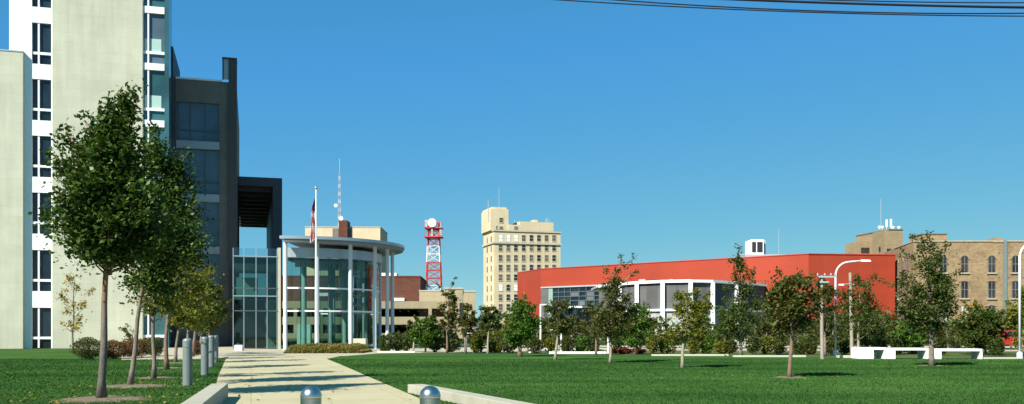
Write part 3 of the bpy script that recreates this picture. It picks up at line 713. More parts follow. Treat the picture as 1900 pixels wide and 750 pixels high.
Yb = 126; t = thing('skylight', 'long low sloping skylight on the red roof above the street lamp', 'skylight', (PX(1510, Yb), Yb, ZR+.13))
mb = MB(); a_, m__, c_ = PX(1462, Yb), PX(1504, Yb), PX(1562, Yb)
mb.add([(a_, Yb, ZR+.135), (m__, Yb, PZ(468.6, Yb)), (c_, Yb, PZ(471.5, Yb)), (c_, Yb, ZR+.135), (a_, Yb+4, ZR+.135), (m__, Yb+4, PZ(468.6, Yb)), (c_, Yb+4, PZ(471.5, Yb)), (c_, Yb+4, ZR+.135)],
       [(0, 3, 2, 1), (4, 5, 6, 7), (0, 1, 5, 4), (1, 2, 6, 5), (2, 3, 7, 6), (3, 0, 4, 7)]); mb.build('glazing', M['roofedge'], t)
mb = MB(); mb.tube([(PX(1445, 128), 128, ZR), (PX(1445, 128), 128, PZ(425, 128))], .03, 5); tag(mb.build('roof_aerial', M['ledge'], None, (PX(1445, 128), 128, ZR)), 'thin roof aerial right of the white cooling unit', 'aerial')
# glazed left end
tg = -1.0; zb_ = AF.z(1060, 532, tg)
def ab(mb, p0, p1, y0, y1, ta, tb_): AF.box(mb, AF.w(p0, ta), AF.w(p1, ta), ta, tb_, max(0, AF.z(1060, y1, tg)), AF.z(1060, y0, tg))
mb = MB(); ab(mb, 1003.5, 1135, 533.5, 660, tg, -.05); gf = mb.build('glazed_front', dark_glass('hall_glass_dark', (.010, .020, .028), .06, .6), red)
mb = MB(); ab(mb, 1003, 1135, 530.5, 533, tg-.25, -.03); mb.build('trim', M['ledge'], gf)
mb = MB(); ab(mb, 1003.5, 1017, 534, 660, tg-.12, tg-.003); mb.build('grey_panel', M['greypanel'], gf)
mb = MB(); ab(mb, 1017.5, 1025.5, 534, 600, tg-.12, tg-.003); mb.build('pale_panel', plain('pale_green_panel', (.22, .30, .28), .4), gf)
for p0, p1, y0, y1 in ((1059, 1073.5, 541, 549.5), (1089, 1101.5, 540.5, 557.5), (1046, 1058, 558, 568), (1073, 1085, 558, 567)):
    mb = MB(); ab(mb, p0, p1, y0, y1, tg-.10, tg-.003); mb.build('blind', M['greypanel'], gf)
mb = MB()
for y_ in (541, 549.5, 557.5, 571, 586, 605, 622): ab(mb, 1026, 1134, y_, y_+1.4, tg-.16, tg-.11)
for p in (1036, 1047, 1058, 1074, 1087, 1102, 1116): ab(mb, p, p+1.0, 534, 650, tg-.155, tg-.105)
mb.build('mullions', M['mull'], gf)
mb = MB(); AF.box(mb, AF.w(1052, -3.5), AF.w(1080, -3.5), -3.5, -1.3, AF.z(1060, 571.5, -3), AF.z(1060, 568.5, -3)); mb.build('canopy', M['white2'], red)
mb = MB(); AF.box(mb, AF.w(1003), AF.w(1140), -2.6, -1.4, 0, 1.3); mb.build('plinth', M['conc'], red)
CFm = Fr(Bp, (Cp[0]-Bp[0], Cp[1]-Bp[1]))
mb = MB(); CFm.pbox(mb, 1612, 1658, 605.5, 618, -1.5, .5); mb.build('entrance_canopy', M['red'], red)
mb = MB(); CFm.pbox(mb, 1560, 1658, 590, 594.5, -.12, -.003); mb.build('shade_strip', M['glass'], red)
# panelled drum in front of it
dc = [(1108, 126), (1150, 119), (1181, 115.8), (1229, 112.8), (1281, 111.6), (1322, 112.6), (1366, 116), (1422, 121.5)]
dp = [(PX(p, y), y) for p, y in dc]; ZD = PZ(519.5, 112.5); ZM = PZ(575, 112.5)
dr = thing('panelled_hall', 'faceted hall with grey panels between white fins in front of the red building', 'building', (PX(1265, 118), 118, 0))
for i in range(len(dp)-1):
    f = Fr(dp[i], (dp[i+1][0]-dp[i][0], dp[i+1][1]-dp[i][1])); L = math.hypot(dp[i+1][0]-dp[i][0], dp[i+1][1]-dp[i][1])
    mb = MB(); f.box(mb, 0, L, .25, 4.5, ZM, ZD-.35); mb.build('grey_panel', M['greypanel'], dr)
    mb = MB(); f.box(mb, 0, L, .3, 4.5, .75, ZM-.003); mb.build('lower_panel', M['greypanel2'] if i >= 2 else M['glass'], dr)
    mb = MB(); f.box(mb, -.1, L+.1, -.02, 4.5, 0, .745); mb.build('base_wall', M['garage'], dr)
    mb = MB(); f.box(mb, 0, L, .0, .29, ZM-.15, ZM+.12); mb.build('white_band', M['white'], dr)
    mb = MB(); f.box(mb, -.05, L+.05, -.1, 4.6, ZD-.345, ZD); mb.build('roof_band', M['white'], dr)
for i, (x, y) in enumerate(dp):
    if i in (0, 7): continue
    mb = MB(); mb.box(x-.22, x+.22, y-.35, y+.24, 0.75 if i > 2 else ZM-1, ZD-.35); mb.build('fin', M['white'], dr)
mb = MB(); mb.prism([dp[0], dp[2], dp[4], dp[6], dp[7], (dp[7][0]+1, 126), (dp[0][0], 136)], ZD-.3, ZD-.01); mb.build('roof', M['ledge'], dr)
mb = MB()
for p, a_ in ((1192, 1.5), (1246, .8), (1278, 1)): mb.box(PX(p, 119)-a_/4, PX(p, 119)+a_/4, 119, 120, ZD-.01, ZD+.45)
mb.build('roof_vents', M['ledge'], dr)

# ------------------------------------------------------------------ brick buildings on the right
YB = 115; QF = Fr((PX(1695, YB), YB), (1, -.02)); ZB = PZ(449, YB)
bb = thing('brick_warehouse', 'old stained yellow brick warehouse with arched windows at the right', 'building', (*QF.xy(15, 5), 0))
lf = (52.0, 124.5); x0, y0 = QF.xy(0, 0); x1, y1 = QF.xy(26, 0)
mb = MB(); mb.prism([(x0, y0), (x1, y1), (x1, y1+22), (lf[0]+3, 140), lf], 0, ZB); mb.build('wall', M['brick'], bb)
mb = MB(); mb.prism([(x0-.06, y0-.1), (x1, y1-.1), (x1, y1+.6), (x0+.5, y0+.6), (lf[0]+.5, lf[1]), (lf[0]-.1, lf[1])], ZB+.003, ZB+.16); mb.build('coping', M['bricktrim'], bb)
mb = MB(); QF.pbox(mb, 1843.5, 1861, 441.5, 450, -.1, 1.4); mb.build('chimney', M['brick'], bb)
mb = MB(); QF.pbox(mb, 1711, 1757, 435, 448, 3, 7); mb.build('roof_house', M['brick'], bb)
mb = MB(); QF.pbox(mb, 1710, 1758, 433.2, 434.9, 2.9, 7.1); mb.build('roof_house_cap', M['darkconc'], bb)
mb = MB(); QF.pbox(mb, 1862, 1869, 446, 640, -.16, -.003); mb.build('downpipe_strip', plain('pale_blue_sheet', (.15, .19, .185), .5), bb)
def arched(fr, wc, zc_, w_, h, arch, mat, parent, t=0):
    rise = w_ if arch else .18*w_
    n = 10; pts = [(-w_, -h), (w_, -h)]+[(w_*math.cos(math.pi*k/n), h-rise+rise*math.sin(math.pi*k/n)) for k in range(n+1)]
    mb = MB(); m_ = len(pts)
    mb.add([fr.P(wc+a, t-.012, zc_+c) for a, c in pts]+[fr.P(wc+a, t+.02, zc_+c) for a, c in pts], [tuple(range(m_))]+[(i, (i+1) % m_, m_+(i+1) % m_, m_+i) for i in range(m_)])
    o = mb.build('window', mat, parent)
    mb = MB(); fr.box(mb, wc-w_-.15, wc+w_+.15, t-.16, t-.002, zc_-h-.2, zc_-h-.01); mb.build('sill', M['bricktrim'], o)
    mb = MB(); pr = [(w_*1.0*math.cos(math.pi*k/n), h-rise+rise*math.sin(math.pi*k/n)) for k in range(n+1)]
    po = [((w_+.22)*math.cos(math.pi*k/n), h-rise+(rise+.24)*math.sin(math.pi*k/n)) for k in range(n+1)]
    for k in range(n):
        q = [pr[k], po[k], po[k+1], pr[k+1]]
        mb.add([fr.P(wc+a, t-.07, zc_+c) for a, c in q]+[fr.P(wc+a, t+.01, zc_+c) for a, c in q], [(0, 1, 2, 3), (1, 5, 6, 2), (0, 3, 7, 4), (4, 7, 6, 5)])
    mb.build('arch', M['brickpale'], o)
    mb = MB(); fr.box(mb, wc-.035, wc+.035, t-.05, t-.013, zc_-h, zc_+h-.1); fr.box(mb, wc-w_, wc+w_, t-.045, t-.0135, zc_-.04, zc_+.04)
    fr.box(mb, wc-w_, wc-w_+.07, t-.05, t-.013, zc_-h, zc_+h-rise); fr.box(mb, wc+w_-.07, wc+w_, t-.05, t-.013, zc_-h, zc_+h-rise)
    mb.build('frame', M['darkconc'], o)
gw1 = dark_glass('old_window_glass', (.03, .028, .03), .2); gw2 = plain('pale_lit_window', (.42, .48, .42), .6)  # the pale colour paints some panes as lit
for px in (1750, 1789.5, 1840, 1884):
    for j, py in enumerate((490, 537.5, 581, 624)):
        arched(QF, QF.w(px), QF.z(px, py), .47, 1.05 if j != 2 else .95, j == 0, gw2 if (j == 2 and px < 1800) else gw1, bb)
for px in (1762, 1775, 1814, 1862-8, 1872, 1898):     # anchor plates between the floors
    for py in (467, 512): 
        mb = MB(); QF.pbox(mb, px-.8, px+.8, py, py+3.5, -.07, -.002); mb.build('anchor_plate', M['darkconc'], bb)
LF = Fr(lf, (x0-lf[0], y0-lf[1])); LL = math.hypot(x0-lf[0], y0-lf[1])
for wq in (1.6, 4.1, 6.8):
    for py in (495, 537, 580): arched(LF, wq, PZ(py, 119.5), .42, 1.1, py == 495, gw1, bb)
# tan tower behind, with antennas
VF = Fr((PX(1642, 175), 175), (1, .15)); 
vb = thing('tan_block', 'tan brick block topped with antennas behind the red building', 'building', (*VF.xy(0, 5), 0))
mb = MB(); zv = PZ(426.5, 175); mb.prism([VF.xy(VF.w(1618, 6), 6), VF.xy(0, 0), VF.xy(VF.w(1675), 0), VF.xy(VF.w(1675), 12), VF.xy(VF.w(1618, 6), 12)], 0, zv); mb.build('wall', M['brickpale'], vb)
mb = MB(); VF.box(mb, VF.w(1595.5, 6.2), VF.w(1618, 6.2)-.003, 6.2, 12, 0, PZ(447.5, 181)); mb.build('side_wall', M['brickpale'], vb)
mb = MB(); VF.box(mb, VF.w(1618, 6)-.1, VF.w(1675)+.1, -.12, 12.1, zv+.003, zv+.2); mb.build('coping', M['darkconc'], vb)
for p, a_, c_ in ((1601, 467, 457), (1609, 467, 457), (1635, 467, 459), (1649, 474, 464)):
    mb = MB(); tq = 6.1 if p < 1618 else (2 if p < 1642 else -.08); VF.box(mb, VF.w(p, tq)-.35, VF.w(p, tq)+.45, tq, tq+.3, PZ(a_, 178), PZ(c_, 178)); mb.build('window', gw1, vb)
for i, (p, a_) in enumerate(((1634.5, 368), (1645, 406), (1653, 405))):
    mb = MB(); xq = VF.w(p, 4); z0q = PZ(428, 178); 
    if i: mb.box(VF.P(xq, 4, 0)[0]-.16, VF.P(xq, 4, 0)[0]+.16, VF.P(xq, 4, 0)[1]-.1, VF.P(xq, 4, 0)[1]+.1, z0q+.9, PZ(a_, 178)); mb.tube([VF.P(xq, 4, zv), VF.P(xq, 4, z0q+1)], .05, 5)
    else: mb.tube([VF.P(xq, 4, zv), VF.P(xq, 4, PZ(a_, 178))], .05, 5)
    mb.build('antenna', M['white2'] if i else M['ledge'], vb)
for p in (1632, 1637, 1657, 1668):
    mb = MB(); xq = VF.w(p, 3); x_, y_, _ = VF.P(xq, 3, 0); mb.lathe((x_, y_, zv+.2), [(.1, 0), (.1, .3), (.32, .5), (.3, .8), (.02, .9)], 10); mb.build('dish', M['white2'], vb, smooth=True)
# low structures behind the trees
LB = Fr((PX(1600, 96), 96), (1, 0))
for lab, p0, p1, yt_, mat, t_ in (('low beige wall block behind the trees below the panelled hall', 1205, 1262, 622, M['garage'], 6),
                              ('low pale stone wall block left of the utility pole', 1380, 1440, 626, M['ivory'], -8),
                              ('low brick garage under the orange tree by the warehouse', 1715, 1800, 622, M['brickpale'], 8)):
    w0, w1 = LB.w(p0, t_), LB.w(p1, t_); t = thing('low_building', lab, 'building', (*LB.xy((w0+w1)/2, t_), 0))
    mb = MB(); LB.box(mb, w0, w1, t_, t_+5, 0, LB.z(1600, yt_, t_)); mb.build('wall', mat, t)
    mb = MB(); LB.box(mb, w0-.1, w1+.1, t_-.1, t_+5.1, LB.z(1600, yt_, t_)+.003, LB.z(1600, yt_, t_)+.15); mb.build('roof', M['bricktrim'], t)

# ------------------------------------------------------------------ benches and white walls beyond the lawn
def slab_bench(label, p0, p1, py_b, y_t, legL, legR, dep, group='white frame benches beyond the lawn'):
    Y = GY(py_b); x0, x1 = PX(p0, Y), PX(p1, Y); h = PZ(y_t, Y); th_ = .12; dep *= .85
    t = thing('frame_bench', label, 'bench', ((x0+x1)/2, Y+dep/2, 0), group)
    mb = MB(); mb.box(x0, x1, Y, Y+dep, h-th_, h); mb.build('seat_slab', M['white2'], t, bevel=.012)
    mb = MB(); mb.box(x0, x0+legL, Y, Y+dep, 0, h-th_-.003); mb.build('leg', M['white2'], t)
    mb = MB(); mb.box(x1-legR, x1, Y, Y+dep, 0, h-th_-.003); mb.build('leg', M['white2'], t)
slab_bench('white frame bench with a solid thick left end, leftmost of the three', 1594.5, 1645, 666, 645, .72, .12, 1.3)
slab_bench('middle white frame bench left of the tall lawn tree trunk', 1646, 1722, 666, 646, .42, .10, 1.1)
slab_bench('white frame bench right of the tall lawn tree trunk', 1732, 1823, 666.5, 647.5, .40, .10, 1.1)
slab_bench('small far white frame bench left of the round green tree', 891, 930, 654.5, 643.5, .12, .12, .6, 'small far white benches')
slab_bench('small far white frame bench right behind the round green tree', 981, 1016, 655, 646, .12, .12, .6, 'small far white benches')
def white_wall(label, p0, p1, pb, yt_):
    Y = GY(pb); x0, x1 = PX(p0, Y), PX(p1, Y); mb = MB(); mb.box(x0, x1, Y, Y+.35, 0, PZ(yt_+1.2, Y))
    tag(mb.build('low_wall', M['white2'] if p0 < 1200 else M['ivory'], None, ((x0+x1)/2, Y, 0), bevel=.015), label, 'wall')
white_wall('long low white wall behind the lawn under the glazed building', 1019, 1126, 657, 651.5)
white_wall('low white wall behind the lawn under the drooping yellow tree', 1210, 1352, 661, 656.5)
white_wall('low white wall left of the utility pole at the lawn edge', 1362, 1496, 663, 658.5)
white_wall('low white wall stub right of the street lamp', 1556, 1592, 664.5, 658.5)
white_wall('low white wall right of the benches at the lawn edge', 1826, 1896, 666.5, 662.5)
white_wall('short low white wall behind the saplings in front of the stair tower', 700, 770, 654.3, 650.8)

# ------------------------------------------------------------------ lamps and poles
def curved_lamp(px, pb, ptop, pend, label, group='tall curved street lamps'):
    Y = GY(pb); x = PX(px, Y); z = PZ(ptop, Y); xe = PX(pend, Y); r = .75
    t = thing('street_lamp', label, 'street lamp', (x, Y, 0), group)
    sg = 1 if xe > x else -1
    pts = [(x, Y, .3), (x, Y, z-r*1.1)]+[(x+sg*(r-r*math.cos(R(a))), Y, z-r*1.1+r*math.sin(R(a))) for a in range(12, 90, 12)]+[(x+sg*(r+.1), Y, z-r*.1+.02), (xe-sg*.45, Y, z)]
    mb = MB(); mb.tube(pts, [.058]*2+[.05]*(len(pts)-3)+[.04], 10); mb.build('pole', M['lamp'], t, smooth=True)
    mb = MB(); mb.lathe((x, Y, 0), [(.14, 0), (.14, .28), (.08, .34)], 12); mb.build('base', M['lamp'], t)
    mb = MB(); a_, b_ = sorted((xe-sg*.55, xe)); mb.hexa([(a_, Y-.1, z-.05), (b_, Y-.12, z-.05), (b_, Y+.12, z-.05), (a_, Y+.1, z-.05)], [(a_+.02, Y-.06, z+.06), (b_-.05, Y-.08, z+.05), (b_-.05, Y+.08, z+.05), (a_+.02, Y+.06, z+.06)]); mb.build('lamp_head', M['lamp'], t)
curved_lamp(1550.5, 660, 484, 1615, 'white curved street lamp reaching right in front of the red wall')
curved_lamp(1892, 666, 447, 1960, 'white curved street lamp at the right edge of the photo')
# utility poles
Y = GY(667); x = PX(1525.5, Y); t = thing('utility_pole', 'thin grey utility pole with crossarm left of the curved lamp', 'utility pole', (x, Y, 0))
mb = MB(); mb.tube([(x, Y, 0), (x-.02, Y, 2), (x-.01, Y, PZ(511, Y))], [.085, .08, .06], 10); mb.build('pole', M['wood'], t)
mb = MB(); z = PZ(514, Y); mb.box(x-.28, x+.65, Y-.12, Y-.06, z-.04, z+.04); mb.box(x-.15, x+.3, Y-.14, Y-.08, z-.3, z-.22); mb.build('crossarm', M['ledge'], t)
mb = MB()
for q in (-.25, .1, .4, .6): mb.lathe((x+q, Y-.09, z+.04), [(.02, 0), (.045, .05), (.045, .1), (.01, .14)], 8)
mb.build('insulator', M['ledge'], t)
Y = GY(661); x = PX(1577.5, Y); t = thing('utility_pole', 'wooden utility pole with a small lamp arm, right of the curved lamp', 'utility pole', (x, Y, 0))
mb = MB(); mb.tube([(x+.1, Y, 0), (x, Y, PZ(506, Y))], [.10, .08], 10); mb.build('pole', M['wood'], t)
mb = MB(); z = PZ(528.5, Y); mb.tube([(x, Y, z+.05), (x-.3, Y-.05, z+.03), (PX(1562, Y), Y-.1, z)], .025, 6); mb.tube([(x, Y, z), (x+.35, Y, z)], .03, 6); mb.build('lamp_arm', M['ledge'], t)
mb = MB(); xx = PX(1560, Y); mb.box(xx-.14, xx+.12, Y-.18, Y-.02, z-.05, z+.04); mb.build('lamp_head', M['lamp'], t)
# small lamp posts along the far walk
def post_lamp(px, pb, pt, pe, label):
    Y = GY(pb); x = PX(px, Y); z = PZ(pt, Y); t = thing('post_lamp', label, 'lamp post', (x, Y, 0), 'small lamp posts along the far walk')
    mb = MB(); mb.tube([(x, Y, 0), (x, Y, z)], .055, 8); mb.build('post', M['lamp'], t)
    mb = MB(); a_, b_ = sorted((x, PX(pe, Y))); mb.box(a_-.05, b_+.05, Y-.09, Y+.09, z, z+.09); mb.build('lamp_head', M['lamp'], t)
post_lamp(1041.5, 655, 614, 1022, 'small white lamp post behind the thin leaning trunk of the brown green tree')
post_lamp(1128.5, 656.5, 612, 1120, 'small white lamp post beside the trunk of the tall ragged tree')
post_lamp(1003, 655, 567, 1013, 'taller white lamp post right behind the round green tree')
post_lamp(865, 653, 619, 876, 'small white lamp post under the brown crowned sapling')

# ------------------------------------------------------------------ red car
Y = 66; x = PX(1874, Y); c = thing('parked_car', 'red car parked beyond the lawn at the right edge', 'car', (x, Y, 0))
prof = [(-2.1, .35), (-2.12, .75), (-1.9, .92), (-1.15, .98), (-.55, 1.42), (.75, 1.44), (1.45, 1.0), (2.05, .92), (2.15, .7), (2.12, .35)]
mb = MB(); n = len(prof)
mb.add([(x+a, Y-.82+(.12 if z_ > 1 else 0), z_) for a, z_ in prof]+[(x+a, Y+.82-(.12 if z_ > 1 else 0), z_) for a, z_ in prof], [tuple(range(n)), tuple(range(2*n-1, n-1, -1))]+[(i, n+i, n+(i+1) % n, (i+1) % n) for i in range(n)])
mb.build('body', M['carred'], c, bevel=.05)
mb = MB(); mb.hexa([(x-.98, Y-.845, 1.0), (x+1.2, Y-.845, 1.0), (x+1.2, Y-.8, 1.0), (x-.98, Y-.8, 1.0)], [(x-.5, Y-.73, 1.36), (x+.72, Y-.73, 1.36), (x+.72, Y-.68, 1.36), (x-.5, Y-.68, 1.36)]); mb.build('window', M['glass'], c)
for a in (-1.35, 1.35):
    for s_ in (-1, 1):
        mb = MB(); mb.tube([(x+a, Y+s_*.85, .33), (x+a, Y+s_*.65, .33)], .33, 18); wq_ = mb.build('wheel', M['tyre'], c)
        mb = MB(); mb.tube([(x+a, Y+s_*.865, .33), (x+a, Y+s_*.852, .33)], .19, 14); mb.build('rim', M['metal'], wq_)

# ------------------------------------------------------------------ overhead cables
def wire(label, pts, Yw, r, Y2=None):
    Y2 = Y2 or Yw; P = []
    n = 28; ks = [p for p, _ in pts]
    for i in range(n+1):
        px = ks[0]+(ks[-1]-ks[0])*i/n
        c = np.polyfit([p for p, _ in pts], [q for _, q in pts], 2); py = np.polyval(c, px)
        Yq = Yw+(Y2-Yw)*i/n; P.append((PX(px, Yq), Yq, PZ(py, Yq)))
    mb = MB(); mb.tube(P, r, 6); tag(mb.build('overhead_cable', M['wire'], None, P[0]), label, 'cable', 'overhead cables across the sky')
wire('thin lowest overhead cable starting farthest left', [(600, -38), (985, -1), (1140, 9), (1400, 17.5), (1540, 21.3), (1900, 29.3), (2100, 31)], 15.5, .0105)
wire('thin overhead cable crossing the lowest one near mid sky', [(800, -34), (1110, 0), (1350, 13), (1470, 18.5), (1900, 22.5), (2100, 22)], 14.6, .0105)
wire('thickest black overhead cable at the upper right', [(900, -29), (1370, -.5), (1640, 8), (1900, 13.3), (2100, 15)], 14.0, .018)
wire('overhead cable just under the thickest one', [(900, -24), (1200, -8), (1390, 1), (1640, 9.8), (1900, 14.8), (2100, 17)], 14.3, .012)
wire('topmost thin overhead cable at the upper right corner', [(1000, -28), (1470, -.5), (1650, 2.3), (1900, 4), (2100, 4)], 13.6, .009)

# ------------------------------------------------------------------ trees
def leaves(centres, normals_up, size, rng, name, mat, parent, asp=.6, org=None):
    N = len(centres); c = np.asarray(centres, dtype=np.float32)
    nrm = rng.normal(size=(N, 3)); nrm[:, 2] = np.abs(nrm[:, 2])*1.0+normals_up; nrm /= np.linalg.norm(nrm, axis=1, keepdims=True)
    d = rng.normal(size=(N, 3)); d[:, 2] -= .5; d -= (d*nrm).sum(1, keepdims=True)*nrm; d /= np.linalg.norm(d, axis=1, keepdims=True)
    s = np.cross(nrm, d); L = (size*(.65+.7*rng.random((N, 1)))); W = L*asp*.5
    v = np.empty((N, 4, 3)); v[:, 0] = c-d*L*.5; v[:, 1] = c+s*W-nrm*L*.10-d*L*.03; v[:, 2] = c+d*L*.5-nrm*L*.12; v[:, 3] = c-s*W-nrm*L*.10-d*L*.03
    v = v.reshape(-1, 3)-np.array(org if org is not None else (0, 0, 0))
    me = bpy.data.meshes.new(name); me.vertices.add(4*N); me.vertices.foreach_set('co', v.astype(np.float32).ravel())
    me.loops.add(4*N); me.loops.foreach_set('vertex_index', np.arange(4*N, dtype=np.int32))
    me.polygons.add(N); me.polygons.foreach_set('loop_start', np.arange(0, 4*N, 4, dtype=np.int32))
    try: me.polygons.foreach_set('loop_total', np.full(N, 4, dtype=np.int32))
    except Exception: pass
    me.materials.append(mat); me.update(calc_edges=True); me.validate()
    o = bpy.data.objects.new(name, me); col.objects.link(o)
    if parent is not None: o.parent = parent; ORG[o] = ORG[parent]
    else: o.location = org
    return o
PROF = dict(spire=lambda u: (.34+2.5*u if u < .2 else (.84+.3*(u-.2) if u < .42 else (.90-(u-.42)/.36*.60 if u < .78 else .30-(u-.78)*1.0))),
            oval=lambda u: math.sin(math.pi*min(1, max(0, u*.92+.06)))**.55,
            egg=lambda u: (math.sin(math.pi*min(1, u*.80+.16)**1.0)**.7)*(1-.35*u),
            cone=lambda u: (1-u)**.75*.95+.08 if u > .18 else .55+u*2.2,
            ragged=lambda u: (.95 if u < .35 else .95*(1-(u-.35)/.65)**.8+.10)*(.6+.4*min(1, u/.12)),
            flat=lambda u: math.sin(math.pi*min(1, u*.7+.18))**.6,
            droop=lambda u: math.sin(math.pi*min(1, u*.62+.30))**.7)
TREES = []
def tree(name, label, px, pb, ytop, x0, x1, ybot, leaf, bark, seed, prof='oval', ncl=120, npc=40, size=.12, lean=0, r0=None, group=None, clr=.145, limbs=10, sprigs=10, Y=None, cat='tree', outer=.45, shoots=()):
    ncl = max(10, int(ncl*.62)); npc = int(npc*1.55); clr *= .86
    rng = np.random.default_rng(seed); Y = Y or GY(pb); bx = PX(px, Y)
    cx = PX((x0+x1)/2, Y); rx = (x1-x0)/2/F*Y; zt = PZ(ytop, Y); zb = PZ(ybot, Y); H = zt-zb
    t = thing(name, label, cat, (bx, Y, 0), group)
    f = PROF[prof]; r0 = r0 or .012*zt+.03
    topx = cx; zl = zb+H*.82
    def axis(z):
        k = max(0, min(1, z/zl)); return Vector((bx+(topx-bx)*k**1.3+.02*math.sin(z*3+seed), Y+.03*math.sin(z*2.1+seed*2), z))
    mb = MB(); zs = np.linspace(0, zl, 14); mb.tube([axis(z) for z in zs], [r0*(1.45 if i == 0 else 1)*(1-.82*(z/zl)) + .008 for i, z in enumerate(zs)], 10)
    cen = []
    lob = [(rng.uniform(0, 2*math.pi), rng.uniform(.3, 1)) for _ in range(5)]
    for i in range(ncl):
        u = rng.beta(1.15, 1.25) if prof != 'ragged' else rng.beta(1.0, 1.7)
        th = rng.uniform(0, 2*math.pi); rad = rng.random()**outer
        rr = rx*f(u)*(.80+.20*math.sin(th*3+lob[0][0]+u*6)+.14*math.sin(th*5+lob[1][0]-u*11)+.08*math.sin(u*23+lob[2][0]))
        ax = axis(zb+H*u*.95); k = u
        cx_ = cx*(.5+.5*min(1, u+.3))+ax.x*(.5-.5*min(1, u+.3))
        if math.sin(th*2.3+u*9+seed)*math.sin(th*4.1-u*13+seed*2) < (-.42 if ncl > 200 else -.30) : continue
        cen.append(Vector((cx_+rr*rad*math.cos(th), Y+rr*rad*math.sin(th)*.95, zb+H*(.03+.94*u)-(.18*rx*rad if prof == 'droop' else 0))))
    sp_ = []
    for i in range(sprigs):     # upright shoots breaking the outline
        c0 = cen[rng.integers(len(cen))]; u = (c0.z-zb)/H
        d = Vector((c0.x-cx, c0.y-Y, .55*rx)).normalized(); L = rx*rng.uniform(.15, .38)
        for q in range(3): sp_.append((c0+d*L*(q+1)/3, .45))
        mb.tube([c0-d*rx*.3, c0+d*L], [.012, .004], 4)
    for (spx, spy, qx, qy) in shoots:      # named long shoots (photo pixels) from inside the crown outwards
        a_ = Vector((PX(spx, Y), Y, PZ(spy, Y))); b_ = Vector((PX(qx, Y), Y-.1, PZ(qy, Y))); L = (b_-a_).length; m_ = max(3, int(L/.22))
        mid = (a_+b_)/2+Vector((.06*L, 0, .05*L)); pts = [a_, mid, b_]; mb.tube(pts, [.02, .012, .004], 5)
        for q in range(m_+1):
            fq = q/m_; p = a_.lerp(mid, fq*2) if fq < .5 else mid.lerp(b_, fq*2-1); sp_.append((p+Vector(rng.normal(0, .06, 3)), .5))
    for i in range(min(limbs*2, len(cen))):
        c0 = cen[i]; u = (c0.z-zb)/H; za = max(zb*.9, min(zl*.97, c0.z-.55*math.hypot(c0.x-cx, c0.y-Y)-.15*H)); a_ = axis(za)
        midp = a_.lerp(c0, .55)+Vector((0, 0, -.03*H)); rr = r0*.34*(1-.6*u); mb.tube([a_, midp, c0], [rr, rr*.6, .006], 6)
    mb.build('trunk', bark, t, smooth=True)
    pts = []
    for c0 in cen:
        n_ = int(npc*rng.uniform(.5, 1.5)); s_ = rx*clr*rng.uniform(.7, 1.35)
        p = rng.normal(size=(n_, 3))*np.array([s_, s_, s_*.72]); p[:, 2] -= .25*np.hypot(p[:, 0], p[:, 1]); pts.append(p+np.array(c0))
    for c0, k in sp_:
        n_ = int(npc*.28)+3; s_ = rx*clr*k; pts.append(rng.normal(size=(n_, 3))*s_+np.array(c0))
    P = np.concatenate(pts); P = P[P[:, 2] > .05]
    leaves(P, .5, size, rng, 'crown', leaf, t, .62, ORG[t])
    return t
row = 'row of street trees left of the path'
tree('street_tree', 'nearest big dark green tree with a leaning trunk left of the path', 190, 741, 234, 68, 340, 484, LV['deep'], BK['two'], 11, 'spire', 300, 88, .105, r0=.074, group=row, clr=.15, limbs=16, sprigs=26, outer=.5,
     shoots=((226, 260, 230, 172), (230, 250, 238, 178), (232, 270, 258, 188), (222, 250, 212, 196), (228, 240, 246, 180), (150, 300, 128, 248), (175, 280, 160, 226), (130, 340, 104, 288), (160, 330, 118, 262), (120, 400, 84, 395), (150, 420, 86, 425)))
tree('street_tree', 'second tree from the camera, dark crown behind the big one with a grey trunk', 243, 716, 272, 205, 398, 555, LV['deep'], BK['grey'], 12, 'egg', 240, 72, .105, r0=.056, group=row, clr=.16, limbs=14, sprigs=18, outer=.5, shoots=((320, 320, 352, 286), (292, 300, 286, 246), (300, 300, 292, 244), (330, 420, 366, 380)))
tree('street_tree', 'third tree of the left row with a thin grey trunk', 284, 704, 330, 220, 362, 585, LV['yellow'], BK['grey'], 13, 'egg', 100, 58, .11, r0=.055, group=row, clr=.16)
tree('street_tree', 'fourth tree of the left row with a reddish trunk', 308, 686, 415, 250, 385, 600, LV['yellow'], BK['brown'], 14, 'egg', 110, 42, .14, r0=.075, group=row, clr=.17)
tree('street_tree', 'fifth tree of the left row, yellow green crown', 326, 674, 440, 300, 398, 605, LV['yellow'], BK['grey'], 15, 'egg', 90, 42, .15, r0=.06, group=row, clr=.17)
tree('street_tree', 'sixth tree of the left row, yellow green crown behind the light bollards', 345, 667, 480, 325, 405, 610, LV['yellow'], BK['grey'], 16, 'egg', 80, 38, .16, group=row, clr=.17)
tree('street_tree', 'seventh tree of the left row', 358, 662, 500, 340, 412, 610, LV['mid'], BK['brown'], 17, 'oval', 90, 42, .17, group=row, clr=.18)
tree('street_tree', 'eighth tree of the left row, olive crown', 370, 658.5, 525, 352, 420, 612, LV['olive'], BK['grey'], 18, 'oval', 80, 42, .18, group=row, clr=.18)
tree('street_tree', 'farthest tree of the left row beside the dark wall', 386, 656, 535, 368, 424, 614, LV['autumn'], BK['grey'], 19, 'oval', 70, 42, .18, group=row, clr=.18)
tree('young_tree', 'small golden yellow sapling in front of the beige tower wall', 135, 655, 500, 105, 170, 612, LV['gold'], BK['grey'], 20, 'oval', 46, 22, .15, clr=.15, sprigs=10, r0=.06)
tree('young_tree', 'bare thin sapling behind the left hedge', 246, 655, 604, 226, 268, 628, LV['olive'], BK['grey'], 21, 'flat', 12, 10, .12, clr=.2, r0=.03)
lt = 'young trees on and beyond the lawn'
